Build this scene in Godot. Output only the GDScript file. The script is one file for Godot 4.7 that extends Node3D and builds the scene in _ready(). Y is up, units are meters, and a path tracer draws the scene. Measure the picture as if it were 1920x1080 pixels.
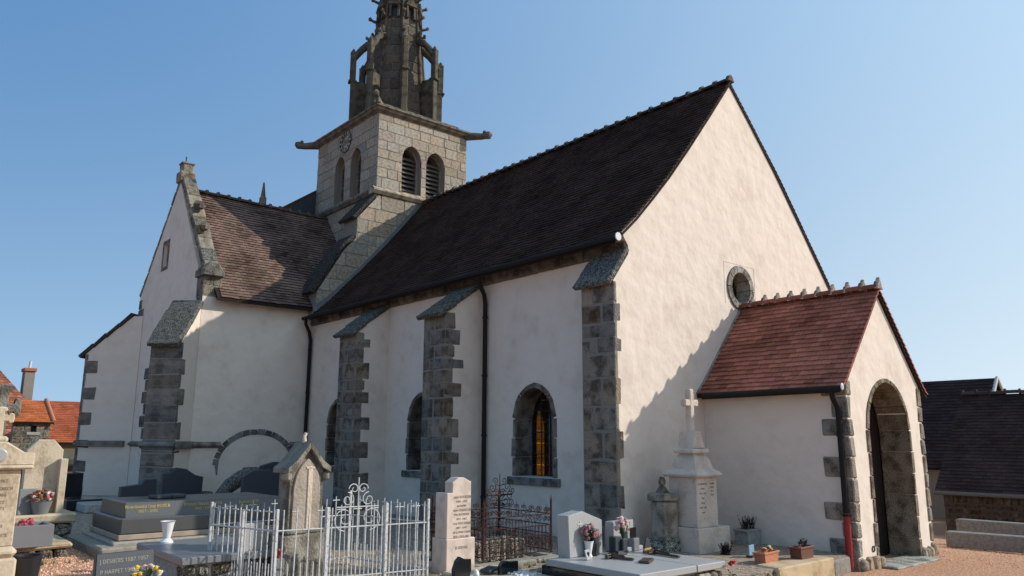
extends Node3D
# A village church seen across its graveyard. z runs along the nave, x across it, y is up.

const EYE := Vector3(0, 2.0, 0)
const YARD := 0.25            # level of the graveyard terrace above the porch forecourt
const F := 1444.3             # focal length in pixels of the 1920 x 1080 photograph
var cam: Camera3D
var rng := RandomNumberGenerator.new()
var noise := FastNoiseLite.new()
var M := {}
var church: Node3D


# ---------------------------------------------------------------- geometry collector
class Geo:
	var v := PackedVector3Array()
	var n := PackedVector3Array()
	var c := PackedColorArray()
	var tint := Color(1, 1, 1)
	var sway := Vector3.ONE    # how far each axis takes part in a chamfered box's unevenness

	func tri(a: Vector3, b: Vector3, d: Vector3) -> void:
		var q := (b - a).cross(d - a)
		if q.length_squared() < 1e-14:
			return
		q = q.normalized()
		v.append(a); v.append(d); v.append(b)
		for i in 3:
			n.append(q); c.append(tint)

	func tri_n(a: Vector3, b: Vector3, d: Vector3, na: Vector3, nb: Vector3, nd: Vector3) -> void:
		v.append(a); v.append(d); v.append(b)
		n.append(na); n.append(nd); n.append(nb)
		for i in 3:
			c.append(tint)

	func quad(a: Vector3, b: Vector3, d: Vector3, e: Vector3) -> void:
		tri(a, b, d); tri(a, d, e)

	func box(center: Vector3, size: Vector3, b := Basis()) -> void:
		chamfer(center, size, 0.0, b)

	# a box with chamfered edges; wob shakes its corners
	func chamfer(center: Vector3, size: Vector3, r: float, b := Basis(), wob := 0.0, g: RandomNumberGenerator = null) -> void:
		var h := size * 0.5
		r = minf(r, minf(h.x, minf(h.y, h.z)) * 0.8)
		var P := []
		for i in 8:
			var s := Vector3(1 if i & 1 else -1, 1 if i & 2 else -1, 1 if i & 4 else -1)
			var k := Vector3(s.x * h.x, s.y * h.y, s.z * h.z)
			if g:
				k += Vector3(g.randf_range(-wob, wob), g.randf_range(-wob, wob), g.randf_range(-wob, wob)) * sway
			P.append([center + b * (k - Vector3(0, s.y * r, s.z * r)), center + b * (k - Vector3(s.x * r, 0, s.z * r)), center + b * (k - Vector3(s.x * r, s.y * r, 0))])
		# faces: indexes of corners counter-clockwise seen from outside, with the axis whose offset copy lies on the face
		for f in [[1, 3, 7, 5, 0], [4, 6, 2, 0, 0], [2, 6, 7, 3, 1], [0, 1, 5, 4, 1], [5, 7, 6, 4, 2], [0, 2, 3, 1, 2]]:
			quad(P[f[0]][f[4]], P[f[1]][f[4]], P[f[2]][f[4]], P[f[3]][f[4]])
		if r <= 0.0:
			return
		var mid := center
		for e in [[0, 1, 1, 2], [2, 3, 1, 2], [4, 5, 1, 2], [6, 7, 1, 2], [0, 2, 0, 2], [1, 3, 0, 2], [4, 6, 0, 2], [5, 7, 0, 2], [0, 4, 0, 1], [1, 5, 0, 1], [2, 6, 0, 1], [3, 7, 0, 1]]:
			out_quad(P[e[0]][e[2]], P[e[1]][e[2]], P[e[1]][e[3]], P[e[0]][e[3]], mid)
		for i in 8:
			out_tri(P[i][0], P[i][1], P[i][2], mid)

	func out_quad(a: Vector3, b: Vector3, d: Vector3, e: Vector3, mid: Vector3) -> void:
		if (b - a).cross(d - a).dot((a + d) * 0.5 - mid) > 0.0:
			quad(a, b, d, e)
		else:
			quad(e, d, b, a)

	func out_tri(a: Vector3, b: Vector3, d: Vector3, mid: Vector3) -> void:
		if (b - a).cross(d - a).dot(a - mid) > 0.0:
			tri(a, b, d)
		else:
			tri(a, d, b)

	# a flat polygon with thickness: front at z1, back at z0, front edge bevelled
	func slab(poly: PackedVector2Array, T: Transform3D, z0: float, z1: float, bevel := 0.0) -> void:
		if poly.size() < 3:
			return
		if Geometry2D.is_polygon_clockwise(poly):
			poly = poly.duplicate(); poly.reverse()
		var m := Vector2()
		for p in poly:
			m += p
		m /= poly.size()
		var front := PackedVector2Array()
		for p in poly:
			var d := (p - m).length()
			front.append(m + (p - m) * maxf(0.3, 1.0 - bevel / maxf(d, 0.001)))
		var idx := Geometry2D.triangulate_polygon(front)
		var k := poly.size()
		for i in range(0, idx.size(), 3):
			var a := front[idx[i]]; var b := front[idx[i + 1]]; var e := front[idx[i + 2]]
			if (b - a).cross(e - a) < 0.0:
				var t := b; b = e; e = t
			tri(T * Vector3(a.x, a.y, z1), T * Vector3(b.x, b.y, z1), T * Vector3(e.x, e.y, z1))
			tri(T * Vector3(a.x, a.y, z0), T * Vector3(e.x, e.y, z0), T * Vector3(b.x, b.y, z0))
		for i in k:
			var p := poly[i]; var q := poly[(i + 1) % k]
			var pf := front[i]; var qf := front[(i + 1) % k]
			quad(T * Vector3(p.x, p.y, z0), T * Vector3(q.x, q.y, z0), T * Vector3(q.x, q.y, z1 - bevel), T * Vector3(p.x, p.y, z1 - bevel))
			if bevel > 0.0:
				quad(T * Vector3(p.x, p.y, z1 - bevel), T * Vector3(q.x, q.y, z1 - bevel), T * Vector3(qf.x, qf.y, z1), T * Vector3(pf.x, pf.y, z1))

	func tube(pts: Array, r0: float, r1 := -1.0, sides := 6, caps := true) -> void:
		if r1 < 0.0:
			r1 = r0
		var rings := []
		var up := Vector3.UP
		for i in pts.size():
			var d: Vector3 = (pts[mini(i + 1, pts.size() - 1)] - pts[maxi(i - 1, 0)]).normalized()
			if absf(d.dot(up)) > 0.95:
				up = Vector3.RIGHT if absf(d.x) < 0.9 else Vector3.BACK
			var s := d.cross(up).normalized()
			up = s.cross(d).normalized()
			var r := lerpf(r0, r1, float(i) / maxf(1, pts.size() - 1))
			var ring := []
			for k in sides:
				var a := TAU * k / sides
				var o := s * cos(a) + up * sin(a)
				ring.append([pts[i] + o * r, o])
			rings.append(ring)
		for i in rings.size() - 1:
			for k in sides:
				var a = rings[i][k]; var b = rings[i][(k + 1) % sides]
				var d = rings[i + 1][(k + 1) % sides]; var e = rings[i + 1][k]
				tri_n(a[0], d[0], b[0], a[1], d[1], b[1])
				tri_n(a[0], e[0], d[0], a[1], e[1], d[1])
		if caps:
			for k in range(1, sides - 1):
				tri(rings[0][0][0], rings[0][k][0], rings[0][k + 1][0])
				tri(rings[-1][0][0], rings[-1][k + 1][0], rings[-1][k][0])

	# turned shape: profile of (radius, height)
	func lathe(profile: Array, at: Vector3, sides := 16, squash := Vector3.ONE) -> void:
		for i in profile.size() - 1:
			var p: Vector2 = profile[i]; var q: Vector2 = profile[i + 1]
			var t := (q - p).normalized()
			for k in sides:
				var a := TAU * k / sides; var b := TAU * (k + 1) / sides
				var A := Vector3(cos(a), 0, -sin(a)); var B := Vector3(cos(b), 0, -sin(b))
				var nA := (A * t.y + Vector3.UP * -t.x).normalized(); var nB := (B * t.y + Vector3.UP * -t.x).normalized()
				var P := [A * p.x + Vector3.UP * p.y, B * p.x + Vector3.UP * p.y, B * q.x + Vector3.UP * q.y, A * q.x + Vector3.UP * q.y]
				for j in 4:
					P[j] = at + P[j] * squash
				tri_n(P[0], P[1], P[2], nA, nB, nB)
				tri_n(P[0], P[2], P[3], nA, nB, nA)

	# lumpy ball
	func blob(at: Vector3, r: Vector3, seed_: int, rough := 0.25, rings := 4, sides := 7) -> void:
		var g := RandomNumberGenerator.new(); g.seed = seed_
		var grid := []
		for i in rings + 1:
			var row := []
			for k in sides:
				var th := PI * i / rings; var ph := TAU * k / sides
				var w := 1.0 + g.randf_range(-rough, rough)
				if (i == 0 or i == rings) and k > 0:
					row.append(row[0]); continue
				row.append(at + Vector3(sin(th) * cos(ph) * r.x, cos(th) * r.y, sin(th) * sin(ph) * r.z) * w)
			grid.append(row)
		for i in rings:
			for k in sides:
				var a = grid[i][k]; var b = grid[i][(k + 1) % sides]; var d = grid[i + 1][(k + 1) % sides]; var e = grid[i + 1][k]
				out_tri(a, b, d, at); out_tri(a, d, e, at)

	func mesh() -> ArrayMesh:
		var m := ArrayMesh.new()
		if v.is_empty():
			return m
		var A := []
		A.resize(Mesh.ARRAY_MAX)
		A[Mesh.ARRAY_VERTEX] = v; A[Mesh.ARRAY_NORMAL] = n; A[Mesh.ARRAY_COLOR] = c
		m.add_surface_from_arrays(Mesh.PRIMITIVE_TRIANGLES, A)
		return m


# ---------------------------------------------------------------- scene helpers
func part(g: Geo, called: String, mat: Material, parent: Node) -> MeshInstance3D:
	var o := MeshInstance3D.new()
	o.name = called
	o.mesh = g.mesh()
	o.material_override = mat
	parent.add_child(o, true)
	return o

func shared(mesh: Mesh, called: String, mat: Material, parent: Node, T := Transform3D()) -> MeshInstance3D:
	var o := MeshInstance3D.new()
	o.name = called
	o.mesh = mesh
	o.material_override = mat
	o.transform = T
	parent.add_child(o, true)
	return o

func thing(called: String, label: String, category: String, at := Vector3.ZERO, turn := 0.0, group := "") -> Node3D:
	var o := Node3D.new()
	var nm := called
	var k := 1
	while has_node(NodePath(nm)):
		nm = "%s_%03d" % [called, k]
		k += 1
	o.name = nm
	add_child(o)
	o.position = at
	o.rotation.y = turn
	o.set_meta("label", label)
	o.set_meta("category", category)
	if group:
		o.set_meta("group", group)
	return o

func structure(g: Geo, called: String, mat: Material) -> MeshInstance3D:
	var o := part(g, called, mat, self)
	o.set_meta("kind", "structure")
	return o

func node(called: String, parent: Node) -> Node3D:
	var o := Node3D.new()
	o.name = called
	parent.add_child(o, true)
	return o

# a photograph pixel as a direction, met with a plane of known place
func ray(px: float, py: float) -> Vector3:
	return cam.basis * Vector3((px - 960.0) / F, (540.0 - py) / F, -1.0)

func at_x(px: float, py: float, x: float) -> Vector3:
	var d := ray(px, py)
	return EYE + d * ((x - EYE.x) / d.x)

func at_y(px: float, py: float, y: float) -> Vector3:
	var d := ray(px, py)
	return EYE + d * ((y - EYE.y) / d.y)

func at_z(px: float, py: float, z: float) -> Vector3:
	var d := ray(px, py)
	return EYE + d * ((z - EYE.z) / d.z)

func frame(o: Vector3, u: Vector3, up := Vector3.UP) -> Transform3D:
	return Transform3D(Basis(u, up, u.cross(up)), o)

func rect(x0: float, y0: float, x1: float, y1: float) -> PackedVector2Array:
	return PackedVector2Array([Vector2(x0, y0), Vector2(x1, y0), Vector2(x1, y1), Vector2(x0, y1)])

# outline of an arched opening from its left foot over the crown to its right foot; point > 0 makes a pointed arch
func arch_line(x0: float, x1: float, y0: float, spring: float, top: float, steps := 12) -> Array:
	var o := [Vector2(x0, y0)]
	var c := (x0 + x1) * 0.5
	var w := (x1 - x0) * 0.5
	var h := top - spring
	for i in steps + 1:
		var t := float(i) / steps
		var x := -cos(t * PI)
		var y: float
		if h <= w * 1.02:
			y = sin(t * PI) * h
		else: # pointed: two arcs
			var R := (h * h + w * w) / (2.0 * w)
			x = lerpf(-1, 1, t)
			var dx := R - w + absf(x) * w
			y = sqrt(maxf(0.0, R * R - dx * dx))
		o.append(Vector2(c + x * w, spring + y))
	o.append(Vector2(x1, y0))
	return o

func poly_of(a: Array) -> PackedVector2Array:
	return PackedVector2Array(a)

# a wall with openings: front at z 0, back at -thick
func wall(g: Geo, poly: PackedVector2Array, holes: Array, T: Transform3D, thick: float) -> void:
	var cuts := [-1000.0, 1000.0]
	for h in holes:
		var lo := 1e9; var hi := -1e9
		for p in h:
			lo = minf(lo, p.x); hi = maxf(hi, p.x)
		cuts.append((lo + hi) * 0.5)
	cuts.sort()
	for i in cuts.size() - 1:
		var pieces := Geometry2D.intersect_polygons(poly, rect(cuts[i], -1000, cuts[i + 1], 1000))
		for h in holes:
			var next := []
			for q in pieces:
				next.append_array(Geometry2D.clip_polygons(q, h))
			pieces.assign(next)
		for q in pieces:
			var idx := Geometry2D.triangulate_polygon(q)
			for k in range(0, idx.size(), 3):
				var a: Vector2 = q[idx[k]]; var b: Vector2 = q[idx[k + 1]]; var e: Vector2 = q[idx[k + 2]]
				if (b - a).cross(e - a) < 0.0:
					var t := b; b = e; e = t
				g.tri(T * Vector3(a.x, a.y, 0), T * Vector3(b.x, b.y, 0), T * Vector3(e.x, e.y, 0))
				g.tri(T * Vector3(a.x, a.y, -thick), T * Vector3(e.x, e.y, -thick), T * Vector3(b.x, b.y, -thick))
	var rims := [poly]
	rims.append_array(holes)
	for r in rims.size():
		var q: PackedVector2Array = rims[r].duplicate()
		if Geometry2D.is_polygon_clockwise(q) == (r == 0):
			q.reverse()
		for k in q.size():
			var a := q[k]; var b := q[(k + 1) % q.size()]
			g.quad(T * Vector3(a.x, a.y, -thick), T * Vector3(b.x, b.y, -thick), T * Vector3(b.x, b.y, 0), T * Vector3(a.x, a.y, 0))

func shade(base: Color, spread: float) -> Color:
	var k := 1.0 + rng.randf_range(-spread, spread)
	var w := rng.randf_range(-spread, spread) * 0.4
	return Color(base.r * (k + w), base.g * k, base.b * (k - w))

# coursed stones over a face, one mesh each, cut to the face and round its openings
func masonry(parent: Node, called: String, T: Transform3D, face: PackedVector2Array, holes: Array, course: Vector2, length: Vector2, proud: float, mat: Material, base: Color, spread := 0.16, joint := 0.02) -> void:
	var lo := Vector2(1e9, 1e9); var hi := -lo
	for p in face:
		lo = lo.min(p); hi = hi.max(p)
	var y := lo.y
	while y < hi.y - 0.02:
		var h := rng.randf_range(course.x, course.y)
		if y + h > hi.y - course.x * 0.5:
			h = hi.y - y
		var x := lo.x - rng.randf_range(0, length.x * 0.7)
		while x < hi.x:
			var w := rng.randf_range(length.x, length.y)
			var j := joint * 0.5
			var q := PackedVector2Array()
			var r := minf(w, h) * 0.10
			for k in [[0, 0, 1, 0, 0, 1], [1, 0, 0, 1, -1, 0], [1, 1, -1, 0, 0, -1], [0, 1, 0, -1, 1, 0]]:
				var cx: float = x + j + (w - joint) * k[0]
				var cy: float = y + j + (h - joint) * k[1]
				q.append(Vector2(cx + k[4] * r + rng.randf_range(-0.006, 0.006), cy + k[5] * r))
				q.append(Vector2(cx + k[2] * r, cy + k[3] * r + rng.randf_range(-0.006, 0.006)))
			for piece in Geometry2D.intersect_polygons(q, face):
				var list := [piece]
				for hole in holes:
					var next := []
					for a in list:
						next.append_array(Geometry2D.clip_polygons(a, hole))
					list = next
				for a in list:
					if area(a) < 0.008 or Geometry2D.triangulate_polygon(a).is_empty():
						continue
					var g := Geo.new()
					g.tint = shade(base, spread)
					g.slab(a, T, -0.05, proud + rng.randf_range(-0.006, 0.006), 0.009)
					part(g, called, mat, parent)
			x += w
		y += h

func area(q: PackedVector2Array) -> float:
	var s := 0.0
	for i in q.size():
		s += q[i].cross(q[(i + 1) % q.size()])
	return absf(s) * 0.5

# dressed stones round an arched opening: jambs in courses, then voussoirs
func surround(parent: Node, called: String, T: Transform3D, x0: float, x1: float, y0: float, spring: float, top: float, face: Vector2, depth: float, courses: int, vous: int, mat: Material, base: Color, proud := 0.012) -> void:
	for side in [-1, 1]:
		var y := y0
		for k in courses:
			var h := (spring - y0) / courses
			var wide: float = face.y if (k + (0 if side < 0 else 1)) % 2 else face.x
			wide *= rng.randf_range(0.9, 1.1)
			var g := Geo.new()
			g.tint = shade(base, 0.14)
			var xa := x0 - wide if side < 0 else x1
			g.slab(PackedVector2Array([Vector2(xa + rng.randf_range(0, 0.015), y + 0.007), Vector2(xa + wide, y + 0.007), Vector2(xa + wide, y + h - 0.007), Vector2(xa + rng.randf_range(0, 0.015), y + h - 0.007)]), T, -depth, proud + rng.randf_range(-0.004, 0.004), 0.01)
			part(g, called, mat, parent)
			y += h
	var line := arch_line(x0, x1, spring, spring, top, vous * 2)
	line = line.slice(1, line.size() - 1)
	var outer := []
	for i in line.size():
		var t: Vector2 = (line[mini(i + 1, line.size() - 1)] - line[maxi(i - 1, 0)]).normalized()
		outer.append(line[i] + Vector2(-t.y, t.x) * face.x * 1.05)
	for k in vous:
		var g := Geo.new()
		g.tint = shade(base, 0.14)
		var a: Vector2 = line[k * 2]; var b: Vector2 = line[k * 2 + 1]; var d: Vector2 = line[k * 2 + 2]
		var w := 1.0 + rng.randf_range(0.0, 0.12)
		var e: Vector2 = d + (outer[k * 2 + 2] - d) * w; var f: Vector2 = b + (outer[k * 2 + 1] - b) * w; var h: Vector2 = a + (outer[k * 2] - a) * w
		var m := (a + d + e + h) * 0.25
		var q := PackedVector2Array()
		for p in [a, b, d, e, f, h]:
			q.append(p + (m - p).normalized() * 0.006)
		g.slab(q, T, -depth, proud + rng.randf_range(-0.004, 0.004), 0.008)
		part(g, called, mat, parent)

# small flat tiles over a roof slope: at(u, s) gives a point on the slope, s metres up from the eave
func tiles(g: Geo, u0: float, u1: float, length: float, at: Callable, normal: Callable, tile: Vector2, base: Color, spread: float, patch: float, edge := 1.0) -> void:
	var rows := int(length / tile.y)
	var per := length / rows
	for r in rows:
		var s := r * per
		var u := u0 - (tile.x * 0.5 if r % 2 else 0.0)
		while u < u1:
			var a := maxf(u, u0); var b := minf(u + tile.x, u1)
			var um := (a + b) * 0.5
			if b - a > 0.02:
				var nn: Vector3 = normal.call(um, s)
				var t := noise.get_noise_2d(um * 9.0 + 300.0, s * 9.0)
				var k := 1.0 + patch * t + rng.randf_range(-spread, spread)
				g.tint = Color(base.r * k, base.g * (k + rng.randf_range(-0.06, 0.04)), base.b * (k + rng.randf_range(-0.06, 0.06)))
				var lift := 0.034 + rng.randf_range(0.0, 0.010)
				var sag := rng.randf_range(-0.006, 0.006)
				var A: Vector3 = at.call(a + 0.003, s + sag) + nn * lift; var B: Vector3 = at.call(b - 0.003, s + sag) + nn * (lift + rng.randf_range(-0.004, 0.004))
				var top := minf(s + per * 1.25, length)
				var D: Vector3 = at.call(b - 0.003, top) + nn * 0.010; var E: Vector3 = at.call(a + 0.003, top) + nn * 0.010
				g.quad(A, B, D, E)
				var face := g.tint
				g.tint = Color(face.r * edge, face.g * edge, face.b * edge)   # edge sets how dark the lower edge of each course is
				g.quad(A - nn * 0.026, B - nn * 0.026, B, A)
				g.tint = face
				g.quad(A - nn * 0.026, A, E, E - nn * 0.026)
				g.quad(B, B - nn * 0.026, D - nn * 0.026, D)
			u += tile.x

func spiral(center: Vector3, u: Vector3, w: Vector3, r: float, turns: float, start: float, hand := 1.0, steps := 14) -> Array:
	var o := []
	for i in steps + 1:
		var t := float(i) / steps
		var a := start + hand * TAU * turns * t
		var q := r * (1.0 - 0.8 * t)
		o.append(center + u * cos(a) * q + w * sin(a) * q)
	return o

func text(words: String, size: float, mat: Material, parent: Node, T: Transform3D, serif := true, depth := 0.004, align := HORIZONTAL_ALIGNMENT_CENTER) -> void:
	var t := TextMesh.new()
	var f := SystemFont.new()
	f.font_names = PackedStringArray(["Droid Serif" if serif else "Droid Sans"])
	t.font = f
	t.text = words
	t.font_size = 32
	t.pixel_size = size / 24.0
	t.depth = depth
	t.curve_step = 4.0
	t.horizontal_alignment = align
	var o := MeshInstance3D.new()
	o.name = "lettering"
	o.mesh = t
	o.material_override = mat
	o.transform = T
	parent.add_child(o, true)


# ---------------------------------------------------------------- materials
func cloud(seed_: int, freq: float, octaves: int, size := 256, kind := FastNoiseLite.TYPE_SIMPLEX_SMOOTH) -> Image:
	var f := FastNoiseLite.new()
	f.seed = seed_
	f.noise_type = kind
	f.frequency = freq
	f.fractal_octaves = octaves
	f.fractal_type = FastNoiseLite.FRACTAL_FBM
	return f.get_seamless_image(size, size)

# a grey-to-colour picture from two layers of noise
func tex(a: Image, b: Image, share: float, stops: Array) -> ImageTexture:
	var s := a.get_width()
	var da := a.get_data(); var db := b.get_data()
	var grad := Gradient.new()
	grad.offsets = PackedFloat32Array(stops.map(func(x): return x[0]))
	grad.colors = PackedColorArray(stops.map(func(x): return x[1]))
	var lut := []
	for i in 256:
		lut.append(grad.sample(i / 255.0))
	var out := PackedByteArray()
	out.resize(s * s * 3)
	var sa := da.size() / (s * s)
	# stops are shares of the surface: even out how often each value occurs
	var hist := []
	hist.resize(256)
	hist.fill(0)
	for i in s * s:
		hist[clampi(int(da[i * sa] * (1.0 - share) + db[i * sa] * share), 0, 255)] += 1
	var run := 0
	for i in 256:
		run += hist[i]
		hist[i] = clampi(int(255.0 * run / (s * s)), 0, 255)
	for i in s * s:
		var k := clampi(int(da[i * sa] * (1.0 - share) + db[i * sa] * share), 0, 255)
		var c: Color = lut[hist[k]]
		out[i * 3] = int(clampf(c.r, 0, 1) * 255); out[i * 3 + 1] = int(clampf(c.g, 0, 1) * 255); out[i * 3 + 2] = int(clampf(c.b, 0, 1) * 255)
	return ImageTexture.create_from_image(Image.create_from_data(s, s, false, Image.FORMAT_RGB8, out))

func bump(a: Image, strength: float) -> ImageTexture:
	var im: Image = a.duplicate()
	im.convert(Image.FORMAT_L8)
	im.bump_map_to_normal_map(strength)
	return ImageTexture.create_from_image(im)

func grey(k: float, warm := 0.0) -> Color:
	return Color(k * (1.0 + warm), k, k * (1.0 - warm)).linear_to_srgb()

func mat(called: String, lin: Color, rough: float, albedo: Texture2D = null, normal: Texture2D = null, metres := 1.0, depth := 1.0, metal := 0.0) -> StandardMaterial3D:
	var m := StandardMaterial3D.new()
	m.resource_name = called
	m.albedo_color = Color(minf(lin.r, 1), minf(lin.g, 1), minf(lin.b, 1)).linear_to_srgb()
	m.vertex_color_use_as_albedo = true
	m.roughness = rough
	m.metallic = metal
	if rough > 0.6:
		m.metallic_specular = 0.3
	if albedo:
		m.albedo_texture = albedo
	if normal:
		m.normal_enabled = true
		m.normal_texture = normal
		m.normal_scale = depth
	if albedo or normal:
		m.uv1_triplanar = true
		m.uv1_world_triplanar = true
		m.uv1_scale = Vector3.ONE / metres
	M[called] = m
	return m

func materials() -> void:
	var big := cloud(1, 0.012, 4); var mid := cloud(2, 0.035, 4); var fine := cloud(3, 0.12, 3); var grit := cloud(4, 0.35, 2)
	var cell := cloud(5, 0.09, 1, 256, FastNoiseLite.TYPE_CELLULAR)
	var n_mid := bump(mid, 5.0); var n_fine := bump(fine, 4.0); var n_grit := bump(grit, 3.0)
	# lime render, patchy from the float
	mat("plaster", Color(0.79, 0.672, 0.56), 0.95, tex(big, mid, 0.45, [[0.0, grey(0.86, 0.02)], [0.06, grey(0.93, 0.01)], [0.4, grey(0.975)], [1.0, grey(1.0)]]), n_mid, 4.2, 0.20)
	mat("porch_plaster", Color(0.80, 0.64, 0.52), 0.95, tex(big, mid, 0.5, [[0.0, grey(0.78, 0.03)], [0.4, grey(0.9, 0.01)], [1.0, grey(1.0)]]), n_mid, 2.2, 0.30)
	var stone_tex := tex(big, fine, 0.32, [[0.0, grey(0.30, 0.06)], [0.2, grey(0.52, 0.05)], [0.5, grey(0.74, 0.02)], [0.85, grey(0.92)], [1.0, Color(1.0, 0.99, 0.94)]])
	mat("stone", Color(1, 1, 1), 0.95, stone_tex, n_fine, 1.25, 1.1)
	mat("ashlar", Color(1, 1, 1), 0.95, tex(mid, grit, 0.5, [[0.0, grey(0.5, 0.05)], [0.25, grey(0.72, 0.03)], [0.6, grey(0.86)], [1.0, grey(1.0)]]), n_fine, 1.1, 1.3)
	M.ashlar.metallic_specular = 0.12
	mat("mortar", Color(0.33, 0.30, 0.26), 0.95, tex(fine, grit, 0.5, [[0.0, grey(0.6)], [1.0, grey(1.0)]]), n_grit, 0.5, 0.6)
	mat("mossy", Color(1, 1, 1), 1.0, tex(fine, mid, 0.35, [[0.0, grey(0.08, 0.05)], [0.3, grey(0.25, 0.04)], [0.6, grey(0.55, 0.03)], [0.8, grey(0.9)], [1.0, grey(1.0)]]), n_fine, 1.0, 1.6)
	mat("old_tile", Color(1, 1, 1), 0.9, tex(mid, grit, 0.5, [[0.0, grey(0.55)], [0.5, grey(0.9)], [1.0, grey(1.0)]]), n_grit, 0.4, 0.5)
	mat("new_tile", Color(1, 1, 1), 0.8, tex(mid, grit, 0.5, [[0.0, grey(0.65)], [0.5, grey(0.92)], [1.0, grey(1.0)]]), n_grit, 0.4, 0.35)
	mat("slate", Color(0.045, 0.052, 0.065), 0.6, tex(mid, fine, 0.5, [[0.0, grey(0.6)], [1.0, grey(1.0)]]), n_fine, 0.7, 0.4)
	mat("wood_dark", Color(0.035, 0.026, 0.022), 0.85, tex(mid, grit, 0.5, [[0.0, grey(0.5)], [1.0, grey(1.0)]]), n_grit, 0.4, 0.5)
	mat("timber_grey", Color(0.20, 0.18, 0.16), 0.9, tex(mid, grit, 0.5, [[0.0, grey(0.5)], [1.0, grey(1.0)]]), n_grit, 0.4, 0.6)
	mat("zinc_brown", Color(0.022, 0.018, 0.017), 0.8)
	mat("red_paint", Color(0.32, 0.016, 0.02), 0.5, tex(mid, fine, 0.5, [[0.0, grey(0.6)], [0.4, grey(0.95)], [1.0, grey(1.0)]]), null, 0.3)
	mat("zinc", Color(0.55, 0.56, 0.57), 0.5)
	mat("iron_black", Color(0.02, 0.02, 0.022), 0.6)
	mat("iron_grey", Color(0.62, 0.61, 0.59), 0.65, tex(mid, grit, 0.25, [[0.0, Color(0.5, 0.4, 0.33)], [0.03, Color(0.85, 0.83, 0.8)], [0.4, grey(0.95)], [1.0, grey(1.0)]]), null, 0.6)
	mat("iron_rust", Color(0.085, 0.040, 0.032), 0.9, tex(mid, grit, 0.5, [[0.0, grey(0.35)], [0.5, grey(0.8, 0.05)], [1.0, grey(1.0, 0.05)]]), n_grit, 0.15, 0.7)
	mat("bronze", Color(0.10, 0.075, 0.05), 0.45, null, null, 1, 1, 0.6)
	var speck := tex(grit, cloud(8, 0.45, 1), 0.5, [[0.0, grey(0.25)], [0.42, grey(0.55)], [0.55, grey(0.8)], [0.75, grey(1.0)], [1.0, grey(1.0)]])
	mat("granite", Color(0.30, 0.30, 0.30), 0.35, speck, null, 0.35)
	mat("granite_tomb", Color(0.13, 0.13, 0.125), 0.32, speck, null, 1.0)
	mat("granite_light", Color(0.56, 0.55, 0.53), 0.4, speck, null, 0.3)
	mat("granite_blue", Color(0.055, 0.062, 0.078), 0.45, speck, null, 0.6)
	mat("granite_black", Color(0.022, 0.023, 0.027), 0.12, speck, null, 0.3)
	mat("limestone", Color(0.60, 0.49, 0.35), 0.9, tex(big, fine, 0.35, [[0.0, grey(0.62, 0.04)], [0.2, grey(0.82, 0.02)], [0.6, grey(0.95)], [1.0, grey(1.0)]]), n_fine, 1.5, 0.12)
	mat("pink_stone", Color(0.72, 0.57, 0.47), 0.75, tex(big, grit, 0.4, [[0.0, grey(0.75)], [0.5, grey(0.95)], [1.0, grey(1.0)]]), n_grit, 0.8, 0.25)
	mat("white_stone", Color(0.66, 0.55, 0.455), 0.9, tex(big, fine, 0.3, [[0.0, grey(0.7, 0.03)], [0.25, grey(0.85, 0.02)], [0.6, grey(0.95)], [1.0, grey(1.0)]]), n_fine, 1.6, 0.3)
	mat("stained_stone", Color(0.50, 0.46, 0.40), 0.95, tex(big, fine, 0.35, [[0.0, grey(0.35, 0.03)], [0.3, grey(0.55, 0.03)], [0.6, grey(0.75, 0.02)], [1.0, grey(1.0)]]), n_fine, 1.1, 0.5)
	mat("concrete", Color(0.46, 0.44, 0.40), 0.95, tex(mid, grit, 0.4, [[0.0, grey(0.65)], [0.4, grey(0.86)], [1.0, grey(1.0)]]), n_grit, 0.8, 0.7)
	mat("old_concrete", Color(0.27, 0.255, 0.23), 0.95, tex(mid, grit, 0.4, [[0.0, grey(0.6)], [0.4, grey(0.85)], [1.0, grey(1.0)]]), n_grit, 0.8, 0.7)
	mat("rubble", Color(1, 1, 1), 1.0, stone_tex, n_fine, 0.6, 1.2)
	mat("gravel", Color(0.85, 0.47, 0.29), 1.0, tex(grit, cell, 0.45, [[0.0, grey(0.32, 0.04)], [0.35, grey(0.62, 0.03)], [0.55, grey(0.9)], [0.75, grey(1.0)], [1.0, Color(1, 0.98, 0.95)]]), bump(grit, 8.0), 0.9, 1.0)
	mat("earth", Color(0.58, 0.45, 0.33), 1.0, tex(mid, grit, 0.5, [[0.0, grey(0.4)], [0.5, grey(0.8)], [1.0, grey(1.0)]]), bump(grit, 8.0), 1.1, 1.0)
	mat("gilt", Color(0.50, 0.36, 0.12), 0.5, null, null, 1, 1, 0.5)
	mat("cut_letter", Color(0.25, 0.18, 0.14), 0.9)
	mat("white_letter", Color(0.62, 0.60, 0.55), 0.8)
	mat("faded_letter", Color(0.36, 0.34, 0.28), 0.8)
	mat("white_glaze", Color(0.80, 0.77, 0.74), 0.25)
	mat("terracotta", Color(0.55, 0.22, 0.12), 0.8, tex(mid, grit, 0.5, [[0.0, grey(0.7)], [1.0, grey(1.0)]]), null, 0.5)
	mat("brown_plastic", Color(0.13, 0.05, 0.035), 0.5)
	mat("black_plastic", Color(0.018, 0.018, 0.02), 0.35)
	mat("leaf", Color(1, 1, 1), 0.7)
	mat("petal", Color(1, 1, 1), 0.8)
	for k in ["old_tile", "new_tile", "stone", "mossy", "rubble", "mortar"]:
		M[k].metallic_specular = 0.12
	M.leaf.backlight_enabled = true
	M.leaf.backlight = Color(0.15, 0.2, 0.06)
	mat("blue_enamel", Color(0.25, 0.38, 0.48), 0.3)
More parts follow.
